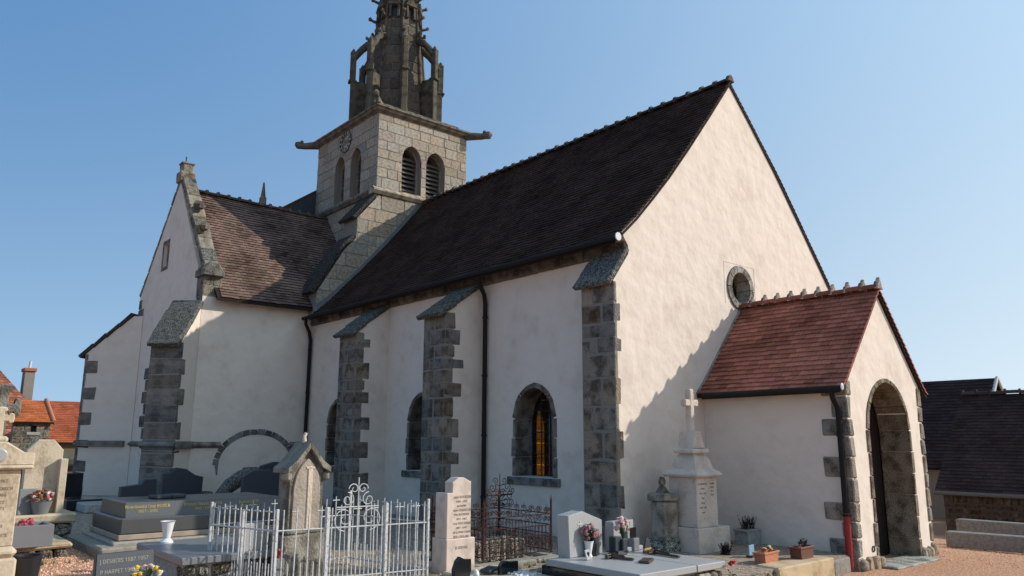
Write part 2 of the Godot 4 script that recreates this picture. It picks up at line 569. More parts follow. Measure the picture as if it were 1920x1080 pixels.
	mat("white_pebble", Color(0.72, 0.70, 0.66), 0.8)
	mat("lead", Color(0.09, 0.09, 0.09), 0.6)
	mat("stained", Color(1, 1, 1), 0.4)
	M.stained.backlight_enabled = true
	M.stained.backlight = Color(1.0, 0.8, 0.3)
	for g in [["glass_dark", Color(0.06, 0.06, 0.07, 0.55)], ["glass_amber", Color(0.95, 0.62, 0.12, 0.30)], ["glass_clear", Color(0.8, 0.82, 0.8, 0.12)]]:
		var m := StandardMaterial3D.new()
		m.resource_name = g[0]
		m.transparency = BaseMaterial3D.TRANSPARENCY_ALPHA
		m.albedo_color = g[1]
		m.roughness = 0.08
		M[g[0]] = m


# ---------------------------------------------------------------- church
const XW := 10.35       # south wall of the nave
const XN := 17.55       # its other wall
const XR := 13.85       # ridge
const ZG := -8.87       # entrance gable
const ZT := -21.3       # near wall of the transept
const XT := 7.07        # gable wall of the transept
const TX0 := 12.07      # tower
const TX1 := 15.63
const TZ0 := -25.05
const TZ1 := -20.8
const STONE := Color(0.27, 0.25, 0.225)
const TOWER := Color(0.48, 0.415, 0.33)

var nave_profile := [Vector2(9.98, 5.50), Vector2(10.18, 5.69), Vector2(10.60, 6.06), Vector2(11.07, 6.53), Vector2(11.6, 7.08), Vector2(12.27, 7.84), Vector2(13.07, 8.79), Vector2(13.85, 9.74)]

# the far slope is flatter at the top and runs straight to its eave
var nave_far := [Vector2(17.95, 5.33), Vector2(17.75, 5.55), Vector2(16.6, 6.87), Vector2(15.5, 8.10), Vector2(14.65, 8.96), Vector2(13.85, 9.74)]

func along(profile: Array, s: float) -> Array:
	var i := 0
	while i < profile.size() - 2 and s > profile[i].distance_to(profile[i + 1]):
		s -= profile[i].distance_to(profile[i + 1])
		i += 1
	var d: Vector2 = (profile[i + 1] - profile[i]).normalized()
	return [profile[i] + d * s, d]

func length_of(profile: Array) -> float:
	var s := 0.0
	for i in profile.size() - 1:
		s += profile[i].distance_to(profile[i + 1])
	return s

func build_church() -> void:
	church = thing("church", "pale rendered village church with brown tiled roof, stone spire and arched entrance porch", "church")
	nave()
	transept()
	tower()
	spire()
	porch()
	chancel()

func nave() -> void:
	# --- walls: rendered, with real openings
	var south := frame(Vector3(XW, 0, 0), Vector3(0, 0, 1))
	var g := Geo.new()
	var holes := []
	var wins := [[-11.95, -10.87], [-15.85, -14.77], [-19.95, -18.9]]
	for w in wins:
		holes.append(poly_of(arch_line(w[0] - 0.03, w[1] + 0.03, 1.30, 2.43, 3.04)))
	wall(g, rect(ZT + 0.02, -0.3, ZG - 0.6, 5.50), holes, south, 0.6)
	var south_wall := part(g, "nave_wall", M.plaster, church)
	g = Geo.new()
	var north := frame(Vector3(XN, 0, 0), Vector3(0, 0, -1))
	var nh := []
	for w in [[9.6, 11.2], [13.5, 15.1], [18.2, 19.8]]:
		nh.append(poly_of(arch_line(w[0], w[1], 0.85, 2.4, 3.2)))
	wall(g, rect(-ZG + 0.6, -0.3, 26.0, 5.6), nh, north, 0.6)
	part(g, "nave_wall", M.plaster, church)
	# --- entrance gable with its round window
	g = Geo.new()
	var west := frame(Vector3(0, 0, ZG), Vector3(1, 0, 0))
	var poly := PackedVector2Array([Vector2(XW, -0.3), Vector2(XN, -0.3)])
	for i in range(1, nave_far.size()):
		poly.append(Vector2(nave_far[i].x, nave_far[i].y - 0.02))
	for i in range(nave_profile.size() - 2, 0, -1):
		var p: Vector2 = nave_profile[i]
		poly.append(Vector2(p.x, p.y - 0.02))
	poly.append(Vector2(XW, 5.45))
	var eye := []
	for k in 28:
		eye.append(Vector2(13.86, 5.12) + Vector2(cos(TAU * k / 28), sin(TAU * k / 28)) * 0.48)
	wall(g, poly, [poly_of(eye), rect(13.2, 0.0, 14.5, 2.3)], west, 0.6)
	var gable := part(g, "gable_wall", M.plaster, church)
	# incised square of render round the round window, a shade proud of the wall
	for k in [[13.30, 5.62, 14.42, 5.635], [13.30, 4.75, 13.315, 5.62], [14.405, 4.75, 14.42, 5.62]]:
		g = Geo.new()
		g.slab(rect(k[0], k[1], k[2], k[3]), west, -0.01, 0.006)
		part(g, "render_border", M.plaster, gable)
	# ring of dressed stone
	for k in 10:
		g = Geo.new()
		g.tint = shade(Color(0.42, 0.39, 0.34), 0.10)
		var q := PackedVector2Array()
		for j in 4:
			var a := TAU * (k + (j + 0.06) / 3.2) / 10
			q.append(Vector2(13.86, 5.12) + Vector2(cos(a), sin(a)) * 0.47)
		for j in range(3, -1, -1):
			var a := TAU * (k + (j + 0.06) / 3.2) / 10
			q.append(Vector2(13.86, 5.12) + Vector2(cos(a), sin(a)) * 0.335)
		var idx_front := 0.035
		ring_stone(g, q, west, -0.32, idx_front)
		part(g, "ring_stone", M.stone, gable)
	var ow := node("round_window", church)
	g = Geo.new()
	var disc := PackedVector2Array()
	for k in 24:
		disc.append(Vector2(13.86, 5.12) + Vector2(cos(TAU * k / 24), sin(TAU * k / 24)) * 0.35)
	g.slab(disc, west, -0.315, -0.305)
	part(g, "pane", M.glass_dark, ow)
	for k in [-0.12, 0.12]:
		g = Geo.new()
		g.tube([west * Vector3(13.86 + k, 4.79, -0.29), west * Vector3(13.86 + k, 5.45, -0.29)], 0.012)
		part(g, "bar", M.iron_black, ow)
		g = Geo.new()
		g.tube([west * Vector3(13.53, 5.12 + k, -0.29), west * Vector3(14.19, 5.12 + k, -0.29)], 0.012)
		part(g, "bar", M.iron_black, ow)
	# --- south windows
	for i in 3:
		var w: Array = wins[i]
		surround(south_wall, "window_stone", south, w[0], w[1], 1.30, 2.42, 3.02, Vector2(0.10, 0.13), 0.55, 3, 6, M.stone, Color(0.275, 0.237, 0.20))
		g = Geo.new()
		g.tint = shade(Color(0.27, 0.255, 0.235), 0.1)
		g.chamfer(south * Vector3((w[0] + w[1]) / 2, 1.215, -0.25), Vector3(0.62, 0.15, 1.5), 0.012)
		part(g, "sill", M.stone, south_wall)
		window(south, w[0], w[1], 1.30, 2.42, 3.02, -0.46, false)
	for w in [[9.6, 11.2], [13.5, 15.1], [18.2, 19.8]]:
		window(north, w[0], w[1], 0.85, 2.4, 3.2, -0.3, true)
	# nave floor, so that light inside comes only through openings
	g = Geo.new()
	g.box(Vector3(XR, -0.22, -15.0), Vector3(6.8, 0.1, 12.0))
	part(g, "floor_slab", M.concrete, church)
	# --- eaves course of stone under the roof
	g = Geo.new()
	var z := ZG - 0.02
	while z > ZT + 0.1:
		var l := rng.randf_range(0.5, 1.1)
		var zz := maxf(z - l, ZT + 0.04)
		g = Geo.new()
		g.tint = shade(Color(0.23, 0.20, 0.175), 0.15)
		g.chamfer(Vector3(XW + 0.1, 5.43, (z + zz) / 2), Vector3(0.38, 0.20, absf(z - zz) - 0.01), 0.012, Basis(), 0.006, rng)
		part(g, "eaves_stone", M.stone, south_wall)
		z = zz
	# --- roof
	var deck := Geo.new()
	for side in [-1, 1]:
		var prof := nave_profile if side < 0 else nave_far
		for i in prof.size() - 1:
			var a: Vector2 = prof[i]; var b: Vector2 = prof[i + 1]
			var ax := a.x
			var bx := b.x
			var A := Vector3(ax, a.y - 0.035, ZG + 0.03); var B := Vector3(bx, b.y - 0.035, ZG + 0.03)
			var d := Vector3(0, 0, -11.91)
			if side < 0:
				deck.quad(A, B, B + d, A + d)
			else:
				deck.quad(B, A, A + d, B + d)
			var up := Vector3(0, 0.045, 0)
			deck.quad(A - up, B - up, B, A)
			if i == 0:
				deck.quad(A - up, A, A + d, A + d - up)
			deck.quad(A - up, A + d - up, B + d - up, B - up)
	var roof := part(deck, "nave_roof", M.wood_dark, church)
	for side in [-1, 1]:
		g = Geo.new()
		var prof := nave_profile if side < 0 else nave_far
		var at := func(u: float, s: float) -> Vector3:
			var q := along(prof, s)
			var wave := noise.get_noise_2d(u * 3.0, s * 3.0 + 50.0) * 0.05
			return Vector3(q[0].x, q[0].y + wave, u)
		var nor := func(_u: float, s: float) -> Vector3:
			var q := along(prof, s)
			return Vector3(-q[1].y, q[1].x, 0).normalized() * (1.0 if side < 0 else -1.0)
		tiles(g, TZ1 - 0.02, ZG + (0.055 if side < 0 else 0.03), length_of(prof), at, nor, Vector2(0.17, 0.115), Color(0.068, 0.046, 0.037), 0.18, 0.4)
		var t := part(g, "tile_field", M.old_tile, roof)
		t.set_meta("kind", "stuff")
	ridge(roof, Vector3(XR, 9.77, ZG + 0.04), Vector3(XR, 9.77, TZ1), 0.36, Color(0.075, 0.055, 0.048), M.old_tile, true)
	# eaves board and gutter end
	g = Geo.new()
	g.tube([Vector3(9.95, 5.52, ZG + 0.10), Vector3(9.95, 5.50, ZT + 0.2)], 0.055, -1, 8)
	var gut := part(g, "gutter", M.zinc_brown, church)
	g = Geo.new()
	g.lathe([Vector2(0.0, 0.0), Vector2(0.075, 0.0), Vector2(0.075, 0.02), Vector2(0.0, 0.02)], Vector3.ZERO, 12)
	var cap := part(g, "end_cap", M.zinc, gut)
	cap.transform = Transform3D(Basis(Vector3.RIGHT, PI / 2), Vector3(9.96, 5.53, ZG + 0.10))
	# --- downpipes
	pipe([Vector3(9.98, 5.46, -12.75), Vector3(10.0, 5.32, -12.78), Vector3(10.22, 5.10, -12.86), Vector3(10.27, 4.9, -12.88), Vector3(10.27, 0.2, -12.88)], 0.05, M.zinc_brown, null)
	pipe([Vector3(9.98, 5.46, -20.95), Vector3(10.0, 5.34, -21.0), Vector3(10.2, 5.12, -21.15), Vector3(10.27, 4.9, -21.2), Vector3(10.27, 0.2, -21.2)], 0.05, M.zinc_brown, null)
	# --- buttresses on the south side
	buttress(9.36, -13.85, -13.07, 4.66, 5.36)
	buttress(9.42, -17.75, -16.9, 4.64, 5.37)
	corner_buttress()

func ring_stone(g: Geo, q: PackedVector2Array, T: Transform3D, z0: float, z1: float) -> void:
	var h := q.size() / 2
	for i in h - 1:
		var a := q[i]; var b := q[i + 1]; var d := q[q.size() - 2 - i]; var e := q[q.size() - 1 - i]
		g.quad(T * Vector3(e.x, e.y, z1), T * Vector3(a.x, a.y, z1), T * Vector3(b.x, b.y, z1), T * Vector3(d.x, d.y, z1))
		g.quad(T * Vector3(a.x, a.y, z0), T * Vector3(b.x, b.y, z0), T * Vector3(b.x, b.y, z1), T * Vector3(a.x, a.y, z1))
		g.quad(T * Vector3(d.x, d.y, z0), T * Vector3(e.x, e.y, z0), T * Vector3(e.x, e.y, z1), T * Vector3(d.x, d.y, z1))

# leaded window: iron frame, glazing bars and single panes
func window(T: Transform3D, x0: float, x1: float, y0: float, spring: float, top: float, z: float, amber: bool) -> void:
	var w := node("window", church)
	var cols := 4
	var inside := poly_of(arch_line(x0, x1, y0, spring, top))
	var rows := 8
	for c in cols:
		for r in rows:
			var a := x0 + (x1 - x0) * c / cols; var b := x0 + (x1 - x0) * (c + 1) / cols
			var d := y0 + (top - y0) * r / rows; var e := y0 + (top - y0) * (r + 1) / rows
			for q in Geometry2D.intersect_polygons(rect(a + 0.006, d + 0.006, b - 0.006, e - 0.006), inside):
				var g := Geo.new()
				g.slab(q, T, z - 0.004, z + 0.004)
				if amber:
					g.tint = [Color(0.95, 0.80, 0.25), Color(0.95, 0.70, 0.15), Color(0.85, 0.8, 0.4), Color(0.25, 0.2, 0.1)][rng.randi_range(0, 3)]
					if r > 4 or c == 2:
						g.tint = Color(0.05, 0.05, 0.09)   # deep blue and purple glass
				part(g, "pane", M.stained if amber else M.glass_dark, w)
	for c in cols + 1:
		var x := x0 + (x1 - x0) * c / cols
		var h := y0 + 0.03
		for k in 60:
			if Geometry2D.is_point_in_polygon(Vector2(clampf(x, x0 + 0.02, x1 - 0.02), h + 0.03), inside):
				h += 0.03
		var g := Geo.new()
		g.tube([T * Vector3(x, y0, z + 0.012), T * Vector3(x, h, z + 0.012)], 0.012)
		part(g, "bar", M.iron_black, w)
	for r in [0, 2, 4, 6]:
		var y = y0 + (top - y0) * r / rows
		var g := Geo.new()
		g.tube([T * Vector3(x0, y, z + 0.016), T * Vector3(x1, y, z + 0.016)], 0.013)
		part(g, "bar", M.iron_black, w)

func pipe(pts: Array, r: float, m: Material, lower: Material, cut := 1.1) -> void:
	var p := node("downpipe", church)
	var g := Geo.new()
	var foot: Vector3 = pts[-1]
	var upper := pts.duplicate()
	if lower:
		upper[-1] = foot + Vector3(0, cut, 0)
	g.tube(upper, r, -1, 10)
	part(g, "pipe", m, p)
	if lower:
		g = Geo.new()
		g.tube([foot + Vector3(0, cut + 0.02, 0), foot], r * 1.12, -1, 10)
		part(g, "pipe_foot", lower, p)
	var y: float = pts[-2].y - 0.3
	while y > 0.3:
		g = Geo.new()
		g.lathe([Vector2(r * 1.02, -0.02), Vector2(r * 1.25, -0.02), Vector2(r * 1.25, 0.02), Vector2(r * 1.02, 0.02)], Vector3(foot.x, y, foot.z), 10)
		part(g, "bracket", m, p)
		y -= 1.25

# a rendered buttress with quoins up its outer end and a stone weathering
func buttress(xf: float, z0: float, z1: float, yf: float, yw: float) -> void:
	var g := Geo.new()
	var T := Transform3D(Basis(Vector3(1, 0, 0), Vector3(0, 1, 0), Vector3(0, 0, 1)), Vector3(0, 0, 0))
	g.slab(PackedVector2Array([Vector2(xf, -0.2), Vector2(XW + 0.05, -0.2), Vector2(XW + 0.05, yw), Vector2(xf, yf)]), T, z0, z1)
	var b := part(g, "buttress", M.plaster, church)
	g = Geo.new()
	g.box(Vector3(xf + 0.10, (yf - 0.2) / 2, (z0 + z1) / 2), Vector3(0.212, yf + 0.1, z1 - z0 + 0.008))
	part(g, "mortar_bed", M.mortar, b)
	var y := -0.1
	var k := 0
	while y < yf - 0.05:
		var h := rng.randf_range(0.24, 0.42)
		if y + h > yf - 0.12:
			h = yf - y
		var back: float = (rng.randf_range(0.40, 0.52) if k % 2 else rng.randf_range(0.22, 0.30))
		# outer stone returns along the side we see; its neighbour fills the rest of the end
		var split := lerpf(z0, z1, 0.30 if k % 2 else 0.52)
		g = Geo.new()
		g.tint = shade(Color(0.275, 0.237, 0.20), 0.24)
		g.sway = Vector3(0.4, 1.0, 0.4)
		g.chamfer(Vector3(xf + back / 2 - 0.016, y + h / 2, (split + z1) / 2 + 0.014), Vector3(back, h - 0.010, z1 - split - 0.008), 0.022, Basis(), 0.020, rng)
		part(g, "quoin_stone", M.stone, b)
		g = Geo.new()
		g.tint = shade(Color(0.265, 0.227, 0.19), 0.24)
		g.sway = Vector3(0.4, 1.0, 0.4)
		g.chamfer(Vector3(xf + 0.10 - 0.016, y + h / 2, (split + z0) / 2 - 0.004), Vector3(0.2, h - 0.010, split - z0 - 0.004), 0.022, Basis(), 0.020, rng)
		part(g, "quoin_stone", M.stone, b)
		y += h
		k += 1
	var slope := Vector2(XW - xf, yw - yf)
	weathering(b, Vector3(xf - 0.14, yf - 0.09, 0), Vector3(XW - 0.02, yw + 0.03, 0), z0 - 0.05, z1 + 0.06, 3, slope.length())

# overlapping weathered slabs that cap a buttress; a to b runs up the slope
func weathering(parent: Node, a: Vector3, b: Vector3, z0: float, z1: float, count: int, _l: float, tint := Color(0.23, 0.22, 0.19)) -> void:
	var d := (b - a) / count
	var dir := d.normalized()
	var n := Vector3(-dir.y, dir.x, 0)
	for i in count:
		var g := Geo.new()
		g.tint = shade(tint, 0.14)
		var p := a + d * (i + 0.5) + n * 0.02
		g.chamfer(Vector3(p.x, p.y, (z0 + z1) / 2 + rng.randf_range(-0.015, 0.015)), Vector3(d.length() + 0.06, 0.10, z1 - z0), 0.02, Basis(dir, n, Vector3(0, 0, 1)) * Basis(Vector3(0, 0, 1), -0.035), 0.012, rng)
		part(g, "weathering_slab", M.mossy, parent)

func corner_buttress() -> void:
	var xf := 9.93; var z0 := -9.64; var z1 := ZG + 0.002
	var g := Geo.new()
	g.slab(PackedVector2Array([Vector2(xf, -0.2), Vector2(XW, -0.2), Vector2(XW, 5.30), Vector2(xf, 4.76)]), Transform3D(), z0, z1)
	var b := part(g, "buttress", M.plaster, church)
	g = Geo.new()
	g.box(Vector3(xf + 0.03, 2.28, (z0 + z1) / 2), Vector3(0.07, 4.9, z1 - z0 + 0.006))
	part(g, "mortar_bed", M.mortar, b)
	var y := -0.1
	var k := 0
	while y < 4.7:
		var h := rng.randf_range(0.26, 0.52)
		if y + h > 4.62:
			h = 4.76 - y
		var split := lerpf(z0, z1, [0.35, 0.6, 0.0, 0.45, 0.0, 0.62][k % 6])
		var back := rng.randf_range(0.14, 0.2) if k % 2 else rng.randf_range(0.07, 0.10)
		g = Geo.new()
		g.tint = shade(Color(0.30, 0.252, 0.205), 0.26)
		g.sway = Vector3(0.4, 1.0, 0.4)
		g.chamfer(Vector3(xf + back / 2 - 0.016, y + h / 2, (split + z1) / 2 + 0.012), Vector3(back, h - 0.008, z1 - split - 0.004), 0.022, Basis(), 0.018, rng)
		part(g, "quoin_stone", M.stone, b)
		if split > z0 + 0.05:
			g = Geo.new()
			g.tint = shade(Color(0.30, 0.252, 0.205), 0.26)
			g.sway = Vector3(0.4, 1.0, 0.4)
			g.chamfer(Vector3(xf + 0.084, y + h / 2, (split + z0) / 2 - 0.004), Vector3(0.2, h - 0.008, split - z0 - 0.008), 0.022, Basis(), 0.018, rng)
			part(g, "quoin_stone", M.stone, b)
		y += h
		k += 1
	weathering(b, Vector3(xf - 0.10, 4.70, 0), Vector3(XW - 0.01, 5.37, 0), z0 - 0.06, z1 + 0.03, 3, 0.7, Color(0.30, 0.29, 0.26))

# half-round ridge tiles, each with a mortar crest where it laps the next
func ridge(parent: Node, a: Vector3, b: Vector3, step: float, tint: Color, m: Material, crest: bool, mortar := Color(0.22, 0.20, 0.18), tall := 0.03) -> void:
	var d := (b - a)
	var n := int(round(d.length() / step))
	var dir := d.normalized()
	var side := dir.cross(Vector3.UP).normalized()
	for i in n:
		var p := a + d * (float(i) / n); var q := a + d * (float(i + 1) / n)
		var g := Geo.new()
		g.tint = shade(tint, 0.22)
		var dy := rng.randf_range(-0.012, 0.012)
		for k in 6:
			var t0 := PI * k / 6.0; var t1 := PI * (k + 1) / 6.0
			var c0 := side * cos(t0) * 0.115 + Vector3.UP * (sin(t0) * 0.10 - 0.02 + dy)
			var c1 := side * cos(t1) * 0.115 + Vector3.UP * (sin(t1) * 0.10 - 0.02 + dy)
			g.quad(p + c0, p + c1, q + c1, q + c0)
		g.tube([p + Vector3(0, 0.045 + dy, 0) + dir * 0.01, p + Vector3(0, 0.045 + dy, 0) + dir * 0.05], 0.088, -1, 10)
		var r := part(g, "ridge_tile", m, parent)
		if crest:
			g = Geo.new()
			g.tint = shade(mortar, 0.2)
			g.slab(PackedVector2Array([Vector2(-0.12, -0.02), Vector2(0.12, -0.02), Vector2(0.06, 0.10), Vector2(0.0, 0.105 + tall), Vector2(-0.06, 0.10)]), Transform3D(Basis(side, Vector3.UP, side.cross(Vector3.UP)), p), -0.03, 0.03, 0.012)
			part(g, "mortar_crest", M.stone, r)

func transept() -> void:
	var zf := -27.4
	var zr := -24.15
	var yr := 9.62
	# near wall (towards us) and gable wall
	var near := frame(Vector3(0, 0, ZT), Vector3(1, 0, 0))
	var g := Geo.new()
	wall(g, rect(XT, -0.3, XW + 0.6, 5.86), [], near, 0.55)
	var nw := part(g, "transept_wall", M.plaster, church)
	g = Geo.new()
	wall(g, rect(XT + 0.51, -0.3, XW + 0.6, 5.86), [], frame(Vector3(0, 0, zf + 0.55), Vector3(1, 0, 0)), 0.54)
	part(g, "transept_wall", M.plaster, church)
	var gf := frame(Vector3(XT, 0, 0), Vector3(0, 0, 1))
	g = Geo.new()
	var outline := PackedVector2Array([Vector2(zf, -0.3), Vector2(ZT - 0.56, -0.3), Vector2(ZT - 0.56, 6.0), Vector2(ZT - 0.56, 6.75), Vector2(zr, 9.86), Vector2(zf, 6.62)])
	wall(g, outline, [rect(-25.22, 7.30, -24.82, 8.02)], gf, 0.5)
	var gw := part(g, "transept_gable", M.plaster, church)
	# corner block of the gable between the two walls
	g = Geo.new()
	g.slab(PackedVector2Array([Vector2(ZT - 0.56, 5.86), Vector2(ZT - 0.003, 5.86), Vector2(ZT - 0.003, 6.42), Vector2(ZT - 0.56, 6.75)]), gf, -0.5, 0.0)
	part(g, "gable_shoulder", M.mortar, gw)
	masonry(gw, "shoulder_stone", frame(Vector3(0, 0, ZT - 0.003), Vector3(1, 0, 0)), rect(XT, 5.9, XT + 0.5, 6.42), [], Vector2(0.24, 0.28), Vector2(0.24, 0.3), 0.012, M.stone, Color(0.33, 0.29, 0.23))
	masonry(gw, "shoulder_stone", gf, rect(ZT - 0.45, 5.6, ZT - 0.003, 6.5), [], Vector2(0.26, 0.3), Vector2(0.4, 0.5), 0.012, M.stone, STONE)
	# small square window with stone surround
	var win := node("loft_window", church)
	for k in [[-25.36, 7.18, -24.68, 7.30], [-25.36, 8.02, -24.68, 8.16], [-25.36, 7.30, -25.22, 8.02], [-24.82, 7.30, -24.68, 8.02]]:
		g = Geo.new()
		g.tint = shade(STONE, 0.12)
		g.slab(rect(k[0] + 0.005, k[1] + 0.005, k[2] - 0.005, k[3] - 0.005), gf, -0.3, 0.012, 0.01)
		part(g, "frame_stone", M.stone, win)
	g = Geo.new()
	g.slab(rect(-25.22, 7.30, -24.82, 8.02), gf, -0.32, -0.30)
	part(g, "shutter", M.wood_dark, win)
	# coping stones up both rakes, with crockets on the near one
	var cop := node("gable_coping", church)
	for side in [0, 1]:
		var a := Vector3(XT + 0.10, 6.42, ZT + 0.04) if side == 0 else Vector3(XT + 0.10, 6.66, zf - 0.06)
		var b := Vector3(XT + 0.10, 9.98, zr)
		var d := b - a
		var count := 9
		for i in count:
			g = Geo.new()
			g.tint = shade(Color(0.33, 0.30, 0.24), 0.2)
			var p := a + d * ((i + 0.5) / count)
			var dir := d.normalized()
			var nn := Vector3.RIGHT.cross(dir) * (1 if side == 0 else -1)
			if nn.y < 0:
				nn = -nn
			g.chamfer(p + nn * (0.06 if side == 0 else 0.0) + Vector3(0.09, 0, 0), Vector3(0.42, 0.20 if side == 0 else 0.12, d.length() / count - 0.015), 0.025, Basis(Vector3.RIGHT, nn, Vector3.RIGHT.cross(nn)), 0.012, rng)
			part(g, "coping_stone", M.mossy if i % 3 == 1 else M.stone, cop)
			if side == 0 and i in [3, 5]:
				g = Geo.new()
				g.tint = shade(Color(0.25, 0.22, 0.18), 0.1)
				g.blob(p + nn * 0.30 + Vector3(0.05, 0.02, 0.12), Vector3(0.16, 0.13, 0.15), i, 0.25)
				g.chamfer(p + nn * 0.2 + Vector3(0, 0, 0.03), Vector3(0.2, 0.22, 0.2), 0.03, Basis(), 0.03, rng)
				part(g, "crocket", M.stone, cop)
	# kneeler at the foot and finial block on the apex
	g = Geo.new()
	g.tint = Color(0.24, 0.22, 0.19)
	g.slab(PackedVector2Array([Vector2(XT - 0.10, 6.42), Vector2(XT + 0.50, 6.42), Vector2(XT + 0.54, 6.52), Vector2(XT + 0.34, 6.80), Vector2(XT + 0.10, 6.82), Vector2(XT - 0.10, 6.60)]), frame(Vector3(0, 0, ZT), Vector3(1, 0, 0)), -0.45, 0.16, 0.05)
	part(g, "kneeler", M.stone, cop)
	g = Geo.new()
	g.tint = Color(0.35, 0.31, 0.25)
	g.chamfer(Vector3(XT + 0.14, 10.02, zr), Vector3(0.46, 0.35, 0.42), 0.03, Basis(), 0.02, rng)
	g.chamfer(Vector3(XT + 0.14, 10.32, zr), Vector3(0.34, 0.3, 0.32), 0.03, Basis(), 0.02, rng)
	g.chamfer(Vector3(XT + 0.14, 10.47, zr), Vector3(0.40, 0.06, 0.36), 0.02)
	var fin := part(g, "finial", M.stone, cop)
	g = Geo.new()
	g.tube([Vector3(XT + 0.1, 10.5, zr), Vector3(XT + 0.1, 10.72, zr)], 0.018)
	part(g, "rod", M.iron_black, fin)
	# quoins on the far edge of the gable (behind the far buttress only their upper ones show)
	var y := 4.9
	while y < 6.5:
		g = Geo.new()
		g.tint = shade(STONE, 0.15)
		var w := 0.55 if int(y * 2) % 2 else 0.3
		g.chamfer(Vector3(XT + 0.12, y + 0.16, zf + w / 2 - 0.01), Vector3(0.28, 0.31, w), 0.02, Basis(), 0.008, rng)
		part(g, "quoin_stone", M.stone, gw)
		y += 0.33
	# string course along both walls
	for k in 6:
		g = Geo.new()
		g.tint = shade(STONE, 0.12)
		g.slab(PackedVector2Array([Vector2(0, 1.76), Vector2(0.10, 1.83), Vector2(0.10, 1.86), Vector2(0, 1.93)]), Transform3D(Basis(Vector3(-1, 0, 0), Vector3.UP, Vector3(0, 0, -1)), Vector3(XT, 0, 0)), 22.0 + k * 0.9, 22.0 + (k + 1) * 0.9 - 0.01)
		part(g, "string_stone", M.stone, gw)
	for k in [[7.05, 7.86], [9.85, 10.33]]:
		g = Geo.new()
		g.tint = shade(STONE, 0.12)
		g.slab(PackedVector2Array([Vector2(0, 1.76), Vector2(0.10, 1.83), Vector2(0.10, 1.86), Vector2(0, 1.93)]), Transform3D(Basis(Vector3(0, 0, 1), Vector3.UP, Vector3(-1, 0, 0)), Vector3(0, 0, ZT)), -k[1], -k[0])
		part(g, "string_stone", M.stone, nw)
	# arch of an old recess, standing proud of the render
	var line := arch_line(7.84, 9.92, 1.05, 1.30, 2.13, 16)
	for k in range(0, line.size() - 1):
		g = Geo.new()
		g.tint = shade(Color(0.25, 0.24, 0.225), 0.15)
		var a: Vector2 = line[k]; var b: Vector2 = line[k + 1]
		var t := (b - a).normalized()
		var nn := Vector2(-t.y, t.x)
		var wd := 0.155 if k > 0 else 0.08
		g.slab(PackedVector2Array([a + t * 0.001, b - t * 0.001, b + nn * wd * rng.randf_range(0.9, 1.1), a + nn * (wd if k != 0 else 0.03)]), near, -0.05, 0.014 + rng.randf_range(-0.003, 0.003), 0.004)
		part(g, "arch_stone", M.stone, nw)
	# roof
	var prof := [Vector2(-21.02, 5.83), Vector2(-21.5, 6.36), Vector2(zr, yr)]
	g = Geo.new()
	for side in [0, 1]:
		for i in 2:
			var a: Vector2 = prof[i]; var b: Vector2 = prof[i + 1]
			var az := a.x if side == 0 else 2 * zr - a.x
			var bz := b.x if side == 0 else 2 * zr - b.x
			g.quad(Vector3(XT + 0.3, a.y, az), Vector3(TX0 + 0.1, a.y, az), Vector3(TX0 + 0.1, b.y, bz), Vector3(XT + 0.3, b.y, bz))
			g.quad(Vector3(XT + 0.3, a.y - 0.1, az), Vector3(XT + 0.3, b.y - 0.1, bz), Vector3(TX0 + 0.1, b.y - 0.1, bz), Vector3(TX0 + 0.1, a.y - 0.1, az))
		var z := -21.02 if side == 0 else 2 * zr + 21.02
		g.quad(Vector3(XT + 0.3, 5.73, z), Vector3(TX0, 5.73, z), Vector3(TX0, 5.83, z), Vector3(XT + 0.3, 5.83, z))
	var roof := part(g, "transept_roof", M.wood_dark, church)
	for side in [0, 1]:
		g = Geo.new()
		var at := func(u: float, s: float) -> Vector3:
			var q := along(prof, s)
			return Vector3(u, q[0].y + noise.get_noise_2d(u * 3.0, s * 3.0) * 0.03, q[0].x if side == 0 else 2 * zr - q[0].x)
		var nor := func(_u: float, s: float) -> Vector3:
			var q := along(prof, s)
			return Vector3(0, -q[1].x, q[1].y * (1 if side == 0 else -1)).normalized()
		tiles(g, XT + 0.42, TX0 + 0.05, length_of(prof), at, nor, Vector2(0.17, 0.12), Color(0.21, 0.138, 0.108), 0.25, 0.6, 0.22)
		var t := part(g, "tile_field", M.old_tile, roof)
		t.set_meta("kind", "stuff")
	ridge(roof, Vector3(XT + 0.45, yr + 0.04, zr), Vector3(TX0, yr - 0.02, zr), 0.36, Color(0.12, 0.08, 0.06), M.old_tile, true)
	# stone spike standing on the ridge
	g = Geo.new()
	g.tint = Color(0.24, 0.21, 0.17)
	var sp := at_z(492, 388, zr)
	g.chamfer(Vector3(sp.x, yr + 0.18, zr), Vector3(0.2, 0.3, 0.2), 0.03, Basis(), 0.015, rng)
	g.lathe([Vector2(0.09, 0.0), Vector2(0.06, 0.25), Vector2(0.03, 0.5), Vector2(0.0, 0.56)], Vector3(sp.x, yr + 0.3, zr), 6)
	part(g, "ridge_spike", M.stone, roof)
	# diagonal buttresses on both corners
	diagonal(Vector3(XT - 0.29, 0, ZT - 0.29), Vector3(-0.7071, 0, 0.7071), 0.90, 0.80, 4.48, 5.64, true)
	diagonal(Vector3(XT, 0, zf), Vector3(-0.7071, 0, -0.7071), 1.42, 0.85, 4.72, 5.95, false)
	# old toothing of stones in the gable wall beside the near buttress
	y = 1.98
	var k2 := 0
